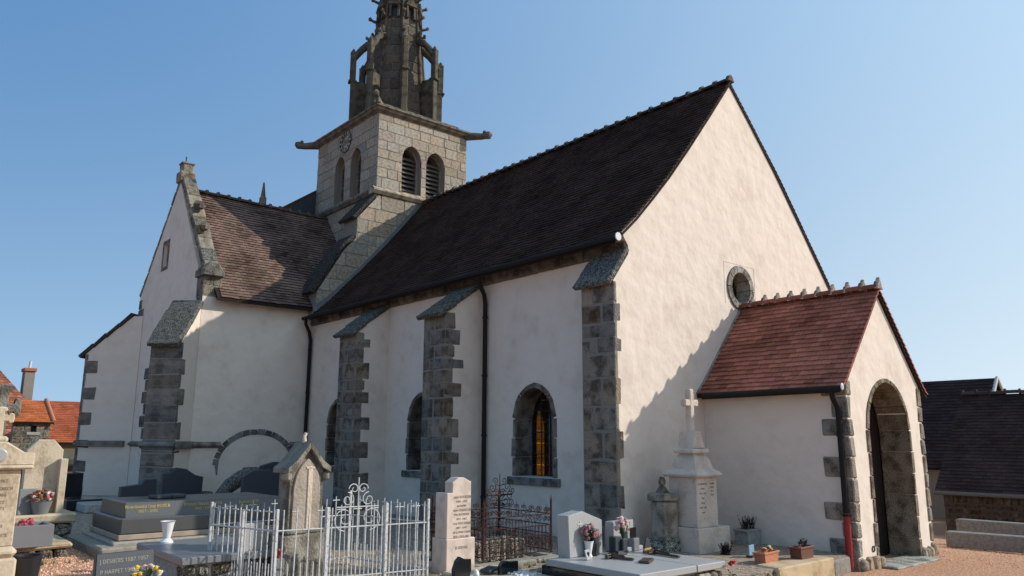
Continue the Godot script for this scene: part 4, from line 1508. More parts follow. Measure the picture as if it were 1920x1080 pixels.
# ---------------------------------------------------------------- graveyard
func flowers(parent: Node, at: Vector3, r: Vector3, colours: Array, count: int, size: float, leaves: int, stem := 0.0) -> void:
	var g := Geo.new()
	for i in leaves:
		g.tint = shade(Color(0.06, 0.10, 0.03), 0.35)
		var d := Vector3(rng.randf_range(-1, 1), rng.randf_range(-0.2, 1), rng.randf_range(-1, 1)).normalized()
		var p := at + Vector3(d.x * r.x, d.y * r.y - r.y * 0.3, d.z * r.z) * rng.randf_range(0.2, 0.9)
		var s := d.cross(Vector3(rng.randf(), 1, rng.randf())).normalized() * size * 0.4
		g.tri(p - s, p + s, p + d * size * 1.7)
	for i in count:
		if stem > 0.0:
			g.tint = Color(0.05, 0.08, 0.03)
			var d := Vector3(rng.randf_range(-0.6, 0.6) * r.x, 0, rng.randf_range(-0.6, 0.6) * r.z)
			g.tube([at - Vector3(0, stem, 0), at + d + Vector3(0, 0.2 * r.y, 0)], 0.004, -1, 3, false)
	part(g, "foliage", M.leaf, parent)
	g = Geo.new()
	for i in count:
		g.tint = shade(colours[i % colours.size()], 0.2)
		var d := Vector3(rng.randf_range(-1, 1), rng.randf_range(-0.35, 1), rng.randf_range(-1, 1)).normalized() * rng.randf_range(0.65, 1.0)
		var p := at + d * r
		g.blob(p, Vector3(size, size * 0.85, size), rng.randi(), 0.22, 4, 6)
		for k in 5: # outer petals
			var a := TAU * k / 5.0 + rng.randf()
			var o := Vector3(cos(a), 0.25, sin(a)) * size
			var s := Vector3(-sin(a), 0, cos(a)) * size * 0.5
			g.tri(p + s * 0.5, p - s * 0.5, p + o * 1.35 + s)
			g.tri(p - s * 0.5, p + o * 1.35 - s, p + o * 1.35 + s)
	part(g, "blossom", M.petal, parent)

func block(parent: Node, called: String, a: Vector3, b: Vector3, m: Material, r := 0.015, tint := Color(1, 1, 1), wob := 0.0) -> MeshInstance3D:
	var g := Geo.new()
	g.tint = tint
	var lo := a.min(b); var hi := a.max(b)
	g.chamfer((lo + hi) / 2, hi - lo, r, Basis(), wob, rng if wob > 0.0 else null)
	return part(g, called, m, parent)

func headstone(label: String, at: Vector3, turn: float, outline: PackedVector2Array, thick: float, m: Material, plinth := true, group := "", bevel := 0.012) -> Node3D:
	var t := thing("headstone", label, "headstone", at, turn, group)
	var g := Geo.new()
	g.slab(outline, Transform3D(), -thick / 2, thick / 2, bevel)
	part(g, "stone_face", m, t)
	if plinth:
		var lo := 1e9; var hi := -1e9
		for p in outline:
			lo = minf(lo, p.x); hi = maxf(hi, p.x)
		block(t, "plinth", Vector3(lo - 0.06, -0.05, -thick), Vector3(hi + 0.06, 0.10, thick), m)
	return t

func cross_shape(g: Geo, base: Vector3, h: float, arm: float, w: float, d: float, flare := 0.0, B := Basis()) -> void:
	var y := h * 0.66
	var f := w * (0.5 + flare)
	var q := PackedVector2Array([Vector2(-w / 2, 0), Vector2(w / 2, 0), Vector2(w * 0.42, y - w * 0.5), Vector2(arm - w * 0.3, y - w * 0.42), Vector2(arm - w * 0.2, y - f), Vector2(arm + w * 0.15, y - f * 0.8), Vector2(arm + w * 0.25, y), Vector2(arm + w * 0.15, y + f * 0.8), Vector2(arm - w * 0.2, y + f), Vector2(arm - w * 0.3, y + w * 0.42), Vector2(w * 0.42, y + w * 0.5), Vector2(w * 0.42, h - w * 0.3), Vector2(f, h - w * 0.2), Vector2(f * 0.8, h + w * 0.1), Vector2(0, h + w * 0.22)])
	var n := q.size()
	for i in range(n - 2, 1, -1):
		q.append(Vector2(-q[i].x, q[i].y))
	g.slab(q, Transform3D(B, base), -d / 2, d / 2, 0.012)

func graves_left() -> void:
	# pedimented family stele with a cross, near the path
	var zz := -8.5
	var xr: float = at_z(40, 885, zz).x
	var t := thing("pedimented_stele", "tan limestone stele with small pediment, round medallion and trefoil cross, carved names", "grave", Vector3(xr - 0.19, YARD, zz - 0.20))
	var yb := 1.04 - YARD; var yc := 1.72 - YARD; var yp := 1.87 - YARD
	block(t, "pedestal", Vector3(-0.235, -0.1, -0.24), Vector3(0.235, yb - 0.10, 0.24), M.limestone, 0.02)
	block(t, "pedestal_moulding", Vector3(-0.23, yb - 0.10, -0.235), Vector3(0.23, yb, 0.235), M.limestone, 0.06)
	block(t, "shaft", Vector3(-0.19, yb, -0.20), Vector3(0.19, yc, 0.20), M.limestone, 0.01)
	block(t, "cornice", Vector3(-0.28, yc, -0.26), Vector3(0.28, yc + 0.04, 0.26), M.limestone, 0.02)
	var g := Geo.new()
	g.slab(PackedVector2Array([Vector2(-0.28, yc + 0.04), Vector2(0.28, yc + 0.04), Vector2(0.28, yc + 0.15), Vector2(0.20, yc + 0.15), Vector2(0.05, yc + 0.25), Vector2(-0.05, yc + 0.25), Vector2(-0.20, yc + 0.15), Vector2(-0.28, yc + 0.15)]), Transform3D(), -0.2, 0.24, 0.015)
	var ped := part(g, "pediment", M.limestone, t)
	g = Geo.new()
	g.lathe([Vector2(0.06, 0.0), Vector2(0.06, 0.015), Vector2(0.048, 0.022), Vector2(0.0, 0.022)], Vector3.ZERO, 18)
	var med := part(g, "medallion", M.granite_light, ped)
	med.transform = Transform3D(Basis(Vector3.RIGHT, PI / 2), Vector3(0, yc + 0.13, 0.24))
	g = Geo.new()
	g.chamfer(Vector3(0, yc + 0.27, 0), Vector3(0.15, 0.06, 0.15), 0.02)
	cross_shape(g, Vector3(0, yc + 0.29, 0), 0.27, 0.095, 0.065, 0.07, 0.25)
	part(g, "cross", M.limestone, t)
	var rows := [["1887 - 1962", 0.10], ["Marie MAGNIEN", 0.17], ["1894 - 1964", 0.225], ["GRIOLLET", 0.29], ["1898 - 1971", 0.345], ["BENOIT", 0.41], ["1921 - 1983", 0.50], ["Famille GIROUX", 0.58]]
	for r in rows:
		text(r[0], 0.027, M.cut_letter, t, Transform3D(Basis(), Vector3(0.0, yc - r[1], 0.201)))
	# older weathered cross behind it
	t = thing("weathered_cross", "dark lichen-covered stone cross with curled arms behind the tan pedimented stele", "cross", Vector3(at_z(2, 780, -11.0).x, YARD, -11.0))
	g = Geo.new()
	g.tint = Color(0.5, 0.5, 0.48)
	var top: float = at_z(8, 715, -11.0).y - YARD
	cross_shape(g, Vector3(0, top - 0.80, 0), 0.74, 0.16, 0.115, 0.14, 0.5)
	part(g, "cross", M.stained_stone, t)
	block(t, "pedestal", Vector3(-0.18, -0.1, -0.2), Vector3(0.18, top - 0.80, 0.2), M.stained_stone, 0.02)
	# octagonal-topped stele on a rubble base
	var b0 := at_y(130, 1020, YARD)
	t = thing("octagonal_stele", "plain tan stele with clipped octagonal top on a rough stone base", "grave", Vector3(b0.x, YARD, b0.z))
	var s0: float = at_z(42, 900, b0.z - 0.45).x - b0.x; var s1: float = at_z(111, 900, b0.z - 0.45).x - b0.x
	var sy: float = at_z(80, 824, b0.z - 0.45).y - YARD
	g = Geo.new()
	g.slab(PackedVector2Array([Vector2(s0, 0.5), Vector2(s1, 0.5), Vector2(s1, sy - 0.18), Vector2(s1 - 0.16, sy), Vector2(s0 + 0.16, sy), Vector2(s0, sy - 0.18)]), Transform3D(Basis(), Vector3(0, 0, -0.45)), -0.1, 0.1, 0.015)
	part(g, "stone_face", M.limestone, t)
	var w0: float = at_z(105, 900, b0.z - 0.28).x - b0.x; var w1: float = at_z(122, 900, b0.z - 0.28).x - b0.x
	var wy: float = at_z(110, 860, b0.z - 0.28).y - YARD
	block(t, "side_pillar", Vector3(w0 + 0.02, 0.45, -0.40), Vector3(w1, wy, -0.18), M.limestone, 0.012)
	block(t, "base_slab", Vector3(s0 - 0.25, 0.36, -0.95), Vector3(0.06, 0.50, 0.04), M.limestone, 0.03, Color(0.95, 0.93, 0.9), 0.015)
	# rubble courses of the base, stone by stone
	for row in 2:
		var x: float = s0 - 0.2
		while x < 0.0:
			var w := rng.randf_range(0.13, 0.26)
			block(t, "rubble_stone", Vector3(x, row * 0.19 - 0.04, -0.2), Vector3(minf(x + w, 0.03) - 0.012, row * 0.19 + 0.14, 0.02 + rng.randf_range(-0.02, 0.02)), M.mossy, 0.035, shade(Color(0.42, 0.38, 0.30), 0.2), 0.015)
			x += w
		for k in 4:
			block(t, "rubble_stone", Vector3(-0.2, row * 0.19 - 0.04, -0.2 - 0.2 * k - 0.19), Vector3(0.03 + rng.randf_range(-0.02, 0.02), row * 0.19 + 0.14, -0.2 - 0.2 * k), M.mossy, 0.035, shade(Color(0.38, 0.35, 0.28), 0.2), 0.015)
	# grey plaque and bowl of flowers on it
	var pt := thing("plaque", "plain grey stone plaque beside the bowl of pink and white flowers", "plaque", Vector3(at_z(50, 950, b0.z - 0.15).x, YARD + 0.5, b0.z - 0.2), 0.25)
	block(pt, "tablet", Vector3(-0.14, 0.0, -0.03), Vector3(0.14, 0.42, 0.03), M.granite, 0.01)
	pt = thing("flower_bowl", "grey bowl of pink and white flowers on the octagonal stele's base", "flowers", Vector3(at_z(77, 950, b0.z - 0.12).x, YARD + 0.5, b0.z - 0.12))
	g = Geo.new()
	g.lathe([Vector2(0.0, 0.0), Vector2(0.11, 0.0), Vector2(0.16, 0.2), Vector2(0.17, 0.22), Vector2(0.15, 0.21), Vector2(0.0, 0.18)], Vector3.ZERO, 16)
	part(g, "bowl", M.granite, pt)
	flowers(pt, Vector3(0, 0.27, 0), Vector3(0.19, 0.14, 0.17), [Color(0.62, 0.12, 0.18), Color(0.7, 0.6, 0.56), Color(0.32, 0.10, 0.05), Color(0.28, 0.12, 0.06)], 34, 0.03, 90)
	# lower slab with a granite trough
	var c0 := at_y(130, 1045, YARD)
	t = thing("kerb_slab", "rough tan kerb slab beneath the grey granite flower trough", "grave", Vector3(c0.x, YARD, c0.z))
	block(t, "slab", Vector3(-1.3, 0.12, -1.2), Vector3(0.02, 0.24, 0.0), M.limestone, 0.03, Color(0.85, 0.82, 0.76), 0.02)
	for k in 6:
		block(t, "rubble_stone", Vector3(-1.28 + 0.215 * k, -0.05, -0.3), Vector3(-1.28 + 0.215 * (k + 1) - 0.015, 0.13, -0.02 + rng.randf_range(-0.03, 0.02)), M.mossy, 0.03, shade(Color(0.25, 0.23, 0.2), 0.2), 0.02)
	var tr := at_y(98, 1024, YARD + 0.24)
	t = thing("flower_trough", "low grey granite trough planted with red flowers, gravel inside", "planter", Vector3(tr.x, YARD + 0.24, tr.z))
	for k in [[-0.72, -0.06, 0.0, 0.0], [-0.72, -0.62, 0.0, -0.56]]:
		block(t, "trough_side", Vector3(k[0], 0, k[1]), Vector3(k[2], 0.30, k[3]), M.granite, 0.008)
	for k in [-0.72, -0.06]:
		block(t, "trough_end", Vector3(k, 0, -0.56), Vector3(k + 0.06, 0.30, -0.06), M.granite, 0.008)
	block(t, "soil", Vector3(-0.66, 0.0, -0.56), Vector3(-0.06, 0.25, -0.06), M.earth, 0.005)
	flowers(t, Vector3(-0.32, 0.30, -0.28), Vector3(0.13, 0.09, 0.1), [Color(0.75, 0.1, 0.12), Color(0.6, 0.12, 0.2)], 14, 0.028, 60)
	flowers(t, Vector3(-0.50, 0.27, -0.32), Vector3(0.10, 0.06, 0.1), [Color(0.3, 0.28, 0.2)], 3, 0.02, 60)
	# black vase in front
	var vp := at_z(52, 1040, -9.0)
	t = thing("black_vase", "tall black tapering vase standing empty beside the pedimented stele", "vase", Vector3(vp.x, YARD, -9.0))
	g = Geo.new()
	var vh := vp.y - YARD
	g.lathe([Vector2(0.0, 0.0), Vector2(0.08, 0.0), Vector2(0.085, 0.03), Vector2(0.07, 0.06), Vector2(0.13, vh - 0.02), Vector2(0.14, vh), Vector2(0.12, vh - 0.01), Vector2(0.06, 0.1)], Vector3.ZERO, 18)
	part(g, "vase_body", M.black_plastic, t)
	# stepped granite tomb
	var d0 := at_y(222, 1022, YARD + 0.17)
	t = thing("granite_tomb", "stepped speckled grey granite tomb with gilt lettering along its side", "tomb", Vector3(d0.x, YARD + 0.17, d0.z))
	block(t, "platform", Vector3(-0.3, -0.25, -2.0), Vector3(2.9, 0.0, 0.25), M.concrete, 0.03, Color(0.75, 0.7, 0.62), 0.01)
	var long := 2.7; var deep := 1.75
	block(t, "footing", Vector3(-0.12, -0.1, -deep - 0.1), Vector3(long + 0.1, 0.06, 0.12), M.concrete, 0.02, Color(0.9, 0.85, 0.75), 0.01)
	block(t, "base_course", Vector3(-0.02, 0.06, -deep), Vector3(long, 0.14, 0.02), M.pink_stone, 0.01, Color(0.6, 0.58, 0.55))
	block(t, "lower_tier", Vector3(0.0, 0.14, -deep + 0.02), Vector3(long - 0.02, 0.38, -0.0), M.granite_tomb, 0.02)
	g = Geo.new()
	g.slab(PackedVector2Array([Vector2(-0.12, 0.38), Vector2(-deep + 0.14, 0.38), Vector2(-deep + 0.2, 0.60), Vector2(-0.19, 0.60)]), Transform3D(Basis(Vector3(0, 0, 1), Vector3.UP, Vector3(-1, 0, 0)), Vector3.ZERO), -long + 0.1, -0.08, 0.015)
	part(g, "upper_tier", M.granite_tomb, t)
	var slope := Basis(Vector3.RIGHT, -0.34)
	for k in [["Nonchanin Guy BOYER", "1927 - 2001", 0.42], ["Yvonne Marie BOYER", "1902 - 1977", 1.28], ["Jean BOYER", "1931 - 1989", 2.05]]:
		text(k[0], 0.046, M.gilt, t, Transform3D(slope, Vector3(k[2], 0.535, -0.164)))
		text(k[1], 0.042, M.gilt, t, Transform3D(slope, Vector3(k[2], 0.465, -0.142)))
	# things lying on the tomb
	pt = thing("memorial_book", "dark open-book plaque lying on the stepped granite tomb", "plaque", Vector3(d0.x + 0.9, YARD + 0.775, d0.z - 0.8), 0.2)
	block(pt, "left_page", Vector3(-0.26, 0, -0.15), Vector3(0, 0.06, 0.15), M.granite_blue, 0.015)
	block(pt, "right_page", Vector3(0.0, 0, -0.15), Vector3(0.26, 0.06, 0.15), M.granite_blue, 0.015)
	# plain slab tomb with a white vase
	var e0 := at_y(340, 1047, 0.62); var e1 := at_y(263, 1017, 0.62)
	t = thing("slab_tomb", "flat polished grey slab tomb carrying the white trumpet vase", "tomb", Vector3(e0.x, 0, e0.z))
	block(t, "slab", Vector3(0, 0.53, e1.z - e0.z), Vector3(1.25, 0.62, 0), M.granite, 0.012)
	for row in 2:
		var x := 0.05
		while x < 1.2:
			var w := rng.randf_range(0.16, 0.3)
			block(t, "rubble_stone", Vector3(x, YARD + row * 0.15 - 0.03, -0.3), Vector3(minf(x + w, 1.2) - 0.014, YARD + row * 0.15 + 0.115, -0.05 + rng.randf_range(-0.02, 0.015)), M.mossy, 0.03, shade(Color(0.34, 0.31, 0.25), 0.25), 0.015)
			x += w
	block(t, "bed", Vector3(0.06, YARD - 0.1, e1.z - e0.z + 0.05), Vector3(1.2, 0.528, -0.1), M.concrete, 0.0)
	var vb := at_y(312, 1018, 0.62)
	t = thing("white_vase", "white glazed trumpet vase standing empty on the grey slab tomb", "vase", Vector3(vb.x, 0.621, vb.z))
	g = Geo.new()
	g.lathe([Vector2(0.0, 0.0), Vector2(0.085, 0.0), Vector2(0.085, 0.02), Vector2(0.045, 0.06), Vector2(0.05, 0.08), Vector2(0.085, 0.27), Vector2(0.10, 0.285), Vector2(0.078, 0.28), Vector2(0.04, 0.09)], Vector3.ZERO, 20)
	part(g, "vase_body", M.white_glaze, t)
	# lettered dark tablet at the path's edge
	var pl := at_z(242, 1034, -7.8)
	t = thing("lettered_tablet", "dark granite tablet with three lines of white names, leaning back by the path", "plaque", Vector3(pl.x, YARD, -7.8), 0.12)
	block(t, "support", Vector3(-0.34, -0.05, -0.3), Vector3(0.42, 0.13, 0.25), M.concrete, 0.02)
	g = Geo.new()
	var lean := Basis(Vector3.RIGHT, -0.20)
	var hh := pl.y - YARD
	g.slab(PackedVector2Array([Vector2(-0.27, 0.0), Vector2(0.25, 0.0), Vector2(0.27, hh - 0.12), Vector2(-0.24, hh - 0.12)]), Transform3D(lean, Vector3(0, 0.12, 0)), -0.03, 0.03, 0.01)
	part(g, "tablet", M.granite_blue, t)
	for k in [["J DESBOIS 1887 1957", 0.075], ["P HARPET 1901 1968", 0.165], ["C AULAGNON 1895", 0.255]]:
		text(k[0], 0.034, M.faded_letter, t, Transform3D(lean, Vector3(0, 0.12, 0) + lean * Vector3(0.0, hh - 0.12 - k[1], 0.031)), false)
	var fl := at_z(274, 1076, -7.55)
	t = thing("silk_flowers", "small bunch of cream and yellow flowers before the lettered tablet", "flowers", Vector3(fl.x, YARD + 0.13, -7.58))
	g = Geo.new()
	g.lathe([Vector2(0, 0), Vector2(0.06, 0), Vector2(0.08, 0.12), Vector2(0.06, 0.12)], Vector3.ZERO, 12)
	part(g, "pot", M.black_plastic, t)
	flowers(t, Vector3(0, fl.y - YARD - 0.13, 0), Vector3(0.13, 0.09, 0.09), [Color(0.78, 0.72, 0.6), Color(0.7, 0.45, 0.38), Color(0.75, 0.5, 0.08)], 16, 0.022, 50, 0.1)

func graves_wall() -> void:
	# dark stones standing against the transept
	var z := ZT + 1.1
	var q := headstone("dark blue-grey granite headstone with humped top against the transept wall", Vector3(at_z(341, 900, z).x, YARD, z), 0.05, PackedVector2Array([Vector2(-0.48, 0), Vector2(0.48, 0), Vector2(0.50, 0.62), Vector2(0.30, 0.66), Vector2(0.05, 0.78), Vector2(-0.15, 0.80), Vector2(-0.35, 0.68), Vector2(-0.48, 0.70)]), 0.16, M.granite_blue)
	q.scale = Vector3(1, 1.32, 1)
	z = -20.0
	q = headstone("low stepped blue-grey headstone in front of the transept's corner buttress", Vector3(at_z(258, 920, z).x, YARD, z), 0.1, PackedVector2Array([Vector2(-0.40, 0), Vector2(0.40, 0), Vector2(0.40, 0.62), Vector2(0.12, 0.62), Vector2(0.06, 0.54), Vector2(-0.40, 0.50)]), 0.16, M.granite_blue)
	z = -17.5
	q.scale = Vector3(1, 1.3, 1)
	q = headstone("rounded blue-grey headstone beside the fallen arch stone under the walled-up arch", Vector3(at_z(487, 920, z).x, YARD, z), 0.0, PackedVector2Array([Vector2(-0.42, 0), Vector2(0.40, 0), Vector2(0.42, 0.80), Vector2(0.2, 0.90), Vector2(-0.2, 0.90), Vector2(-0.42, 0.78)]), 0.14, M.granite_blue)
	z = -18.6
	q.scale = Vector3(1, 1.18, 1)
	q = headstone("tall plain blue-grey headstone behind the rounded one under the walled-up arch", Vector3(at_z(512, 900, z).x, YARD, z), 0.0, PackedVector2Array([Vector2(-0.34, 0), Vector2(0.40, 0), Vector2(0.40, 1.05), Vector2(0.0, 1.08), Vector2(-0.34, 1.0)]), 0.14, M.granite_blue)
	q.scale = Vector3(1, 1.12, 1)
	# weathered fragment leaning by the arch
	z = -19.2
	var t := thing("fallen_arch_stone", "weathered curved stone fragment propped up against the transept wall", "stone fragment", Vector3(at_z(440, 920, z).x, YARD, z))
	var g := Geo.new()
	g.tint = Color(0.30, 0.29, 0.26)
	g.tube([Vector3(-0.42, 0.05, 0), Vector3(-0.36, 0.28, 0), Vector3(-0.15, 0.50, 0), Vector3(0.15, 0.66, 0), Vector3(0.42, 0.70, 0)], 0.15, 0.17, 6)
	g.chamfer(Vector3(0.40, 0.66, 0), Vector3(0.34, 0.34, 0.3), 0.03, Basis(), 0.03, rng)
	part(g, "fragment", M.mossy, t)
	t.scale = Vector3(1, 1.25, 1)
	# a small square block
	z = -20.6
	t = thing("stone_block", "small dark square stone block standing at the transept wall's foot", "stone", Vector3(at_z(388, 915, z).x, YARD, z))
	block(t, "block", Vector3(-0.14, 0, -0.1), Vector3(0.14, 0.44, 0.1), M.stone, 0.03, Color(0.18, 0.17, 0.16), 0.01)
	# black tombs in the shade at the far corner
	z = -22.5
	for k in [[150, 945, 0.85, 0.42, "low black polished tomb in the church's shade by the far buttress"], [128, 905, 0.5, 0.95, "tall black headstone in the church's shade, beyond the low black tomb"]]:
		t = thing("black_tomb", k[4], "tomb", Vector3(at_z(k[0], k[1], z).x, YARD - 0.3, z))
		block(t, "tomb_body", Vector3(-k[2] / 2, 0, -0.6), Vector3(k[2] / 2, k[3] + 0.15, 0.6), M.granite_black, 0.02)
		block(t, "tomb_base", Vector3(-k[2] / 2 - 0.08, -0.1, -0.68), Vector3(k[2] / 2 + 0.08, 0.1, 0.68), M.granite_black, 0.02)
		z -= 3.0
	t = thing("grave_slab", "long grey ledger slab lying along the transept wall in shade", "grave", Vector3(at_z(200, 930, -24.5).x - 0.4, YARD, -22.0))
	block(t, "slab", Vector3(-0.9, 0, -1.4), Vector3(0.6, 0.22, 1.0), M.concrete, 0.03)

func white_fence() -> void:
	var A := Vector3(3.74, YARD, -10.25); var C := Vector3(4.09, YARD, -9.06); var G := Vector3(6.07, YARD, -8.78); var E := Vector3(5.78, YARD, -10.35)
	var t := thing("iron_railing", "pale grey iron grave railing with little crosses and a scrolled gate", "railing", C)
	var o := -C
	var y_mid := 0.34 - YARD; var y_top := 0.93 - YARD
	var long := CylinderMesh.new()
	long.top_radius = 0.008; long.bottom_radius = 0.010; long.height = 1.0; long.radial_segments = 7; long.rings = 1
	var gp := Geo.new()
	gp.chamfer(Vector3(0, 0.5, 0), Vector3(0.034, 1.0, 0.034), 0.005)
	var post := gp.mesh()
	for side in [[C, A, 12], [A, E, 13], [E, G, 12]]:
		rail_side(t, side[0] + o, side[1] + o, side[2], y_mid, y_top, long)
	# the front: two fixed lengths and the gate between its posts
	var D := C.lerp(G, 0.31); var H := C.lerp(G, 0.70)
	rail_side(t, C + o, D + o, 4, y_mid, y_top, long)
	rail_side(t, H + o, G + o, 5, y_mid, y_top, long)
	rail_side(t, D + o, H + o, 7, y_mid, y_top, long)
	for p in [[A, 0.96, 1.0], [C, 0.93, 1.0], [G, 0.98, 1.0], [E, 1.02, 1.0], [D, 0.93, 1.5], [H, 0.95, 1.3], [A.lerp(C, 0.5), 0.90, 0.9]]:
		shared(post, "post", M.iron_grey, t, Transform3D(Basis().scaled(Vector3(p[2], p[1], p[2])), p[0] + o))
	# scrollwork over the gate
	var u := (H - D).normalized(); var m := (D + H) / 2 + o + Vector3(0, y_top, 0)
	var g := Geo.new()
	g.tube([m + Vector3(0, -0.05, 0), m + Vector3(0, 0.60, 0)], 0.011, 0.007)
	g.tube([m - u * 0.28 + Vector3(0, 0.24, 0), m + u * 0.28 + Vector3(0, 0.24, 0)], 0.009)
	part(g, "gate_cross", M.iron_grey, t)
	for s in [-1, 1]:
		for k in [[0.17, 0.10, 0.15, 1.4, 0.0], [0.14, 0.33, 0.09, 1.3, 1.0], [0.06, 0.46, 0.07, 1.2, 0.5]]:
			g = Geo.new()
			g.tube(spiral(m + u * s * k[0] + Vector3(0, k[1], 0), u * s, Vector3.UP, k[2], k[3], -PI / 2 + k[4] * PI, 1.0, 22), 0.008, 0.006, 5)
			part(g, "scroll", M.iron_grey, t)
	# tomb inside: pointed stele with a hood
	var zi := -9.72
	var x0: float = at_z(538, 900, zi).x; var x1: float = at_z(603, 900, zi).x
	var xm := (x0 + x1) / 2; var w := (x1 - x0) / 2
	var ya: float = at_z(567, 836, zi).y; var ye: float = at_z(606, 882, zi).y; var yb: float = at_z(560, 1000, zi).y
	t = thing("hooded_stele", "streaked grey stone stele with pointed panel under a flared hood, inside the pale railing", "grave", Vector3(xm, YARD, zi), 0.06)
	g = Geo.new()
	g.tint = Color(0.55, 0.54, 0.51)
	var outline := PackedVector2Array([Vector2(-w, yb - YARD), Vector2(w, yb - YARD), Vector2(w, ye - YARD)])
	outline.append_array(PackedVector2Array([Vector2(w * 0.5, lerpf(ye, ya, 0.5) - YARD), Vector2(0, ya - 0.05 - YARD), Vector2(-w * 0.5, lerpf(ye, ya, 0.5) - YARD), Vector2(-w, ye - YARD)]))
	g.slab(outline, Transform3D(), -0.22, 0.06, 0.01)
	part(g, "stele_body", M.stained_stone, t)
	g = Geo.new()
	g.tint = Color(0.62, 0.62, 0.60)
	g.slab(poly_of(arch_line(-w * 0.80, w * 0.80, yb - YARD + 0.03, ye - YARD - 0.22, ya - YARD - 0.16, 14)), Transform3D(), 0.0, 0.085, 0.01)
	var panel := part(g, "panel", M.white_stone, t)
	g = Geo.new()
	g.tint = Color(1.0, 0.96, 0.9)
	g.chamfer(Vector3(0.03, (yb + ye) / 2 - YARD, 0.085), Vector3(0.075, (ye - yb) * 1.15, 0.03), 0.01)
	g.chamfer(Vector3(0.03, ye - YARD + 0.04, 0.085), Vector3(0.13, 0.03, 0.03), 0.008)
	part(g, "cross_relief", M.white_stone, panel)
	for s in [-1, 1]:
		g = Geo.new()
		g.tint = Color(0.62, 0.61, 0.57)
		var q := PackedVector2Array([Vector2(s * (w + 0.07), ye - YARD - 0.02), Vector2(s * (w + 0.07), ye - YARD + 0.045), Vector2(s * w * 0.82, lerpf(ye, ya, 0.25) - YARD + 0.05), Vector2(s * w * 0.35, lerpf(ye, ya, 0.66) - YARD + 0.06), Vector2(0, ya - YARD + 0.06), Vector2(0, ya - YARD - 0.03), Vector2(s * w * 0.35, lerpf(ye, ya, 0.55) - YARD), Vector2(s * w * 0.78, lerpf(ye, ya, 0.12) - YARD)])
		g.slab(q, Transform3D(), -0.27, 0.14, 0.012)
		part(g, "hood", M.stained_stone, t)
		g = Geo.new()
		g.tint = Color(0.7, 0.68, 0.63)
		g.chamfer(Vector3(s * (w + 0.03), ye - YARD - 0.07, 0.0), Vector3(0.09, 0.12, 0.22), 0.03)
		part(g, "corbel", M.stained_stone, t)
	g = Geo.new()
	g.tint = Color(1, 1, 1)
	g.tube([Vector3(0, ya - YARD + 0.04, -0.05), Vector3(-0.01, ya - YARD + 0.12, -0.05), Vector3(0.015, ya - YARD + 0.17, -0.05)], 0.032, 0.024, 7)
	part(g, "broken_finial", M.white_stone, t)
	block(t, "stele_base", Vector3(-w - 0.08, -0.05, -0.30), Vector3(w + 0.08, yb - YARD, 0.14), M.stained_stone, 0.02, Color(0.7, 0.68, 0.64), 0.01)
	block(t, "base_step", Vector3(-w - 0.03, yb - YARD, -0.26), Vector3(w + 0.03, yb - YARD + 0.05, 0.11), M.stained_stone, 0.015, Color(0.62, 0.6, 0.56))
	# grey tomb within the same railing, left of it
	t = thing("small_headstone", "low light grey headstone within the pale railing, beside the hooded stele", "headstone", Vector3(4.12, YARD, -9.95), 0.1)
	block(t, "stone_face", Vector3(-0.16, 0, -0.05), Vector3(0.20, 0.70, 0.05), M.granite_light, 0.012)
	t = thing("red_lantern", "small red grave candle standing inside the pale railing", "candle", Vector3(4.35, YARD, -9.55))
	g = Geo.new()
	g.lathe([Vector2(0, 0), Vector2(0.03, 0), Vector2(0.03, 0.09), Vector2(0.02, 0.11), Vector2(0, 0.11)], Vector3(0, 0.30, 0), 12)
	block(t, "stand", Vector3(-0.06, 0, -0.06), Vector3(0.06, 0.299, 0.06), M.granite, 0.01)
	part(g, "candle_glass", M.red_paint, t)

func rail_side(t: Node3D, a: Vector3, b: Vector3, n: int, y_mid: float, y_top: float, bar: Mesh) -> void:
	for y in [y_mid, y_top]:
		var g := Geo.new()
		g.tube([a + Vector3(0, y, 0), b + Vector3(0, y, 0)], 0.010, -1, 6)
		part(g, "rail", M.iron_grey, t)
	var d := (b - a).normalized()
	for i in n:
		var p := a.lerp(b, (i + 0.5) / n)
		var h := 1.20 - YARD + (0.0 if i % 2 else -0.03)
		var tilt := Basis(d, rng.randf_range(-0.012, 0.012)) * Basis(d.cross(Vector3.UP), rng.randf_range(-0.012, 0.012))
		var o := shared(bar, "bar", M.iron_grey, t, Transform3D(tilt.scaled_local(Vector3(1, h, 1)), p + Vector3(0, h / 2, 0)))
		if i % 2 == 1:
			var g := Geo.new()
			g.tube([p + Vector3(0, h - 0.055, 0) - d * 0.055, p + Vector3(0, h - 0.055, 0) + d * 0.055], 0.008, -1, 5)
			part(g, "cross_arm", M.iron_grey, t)
		var q := a.lerp(b, (i + 1.0) / n)
		if i < n - 1:
			shared(bar, "short_bar", M.iron_grey, t, Transform3D(Basis().scaled(Vector3(0.9, 0.30, 0.9)), q + Vector3(0, 0.15, 0)))

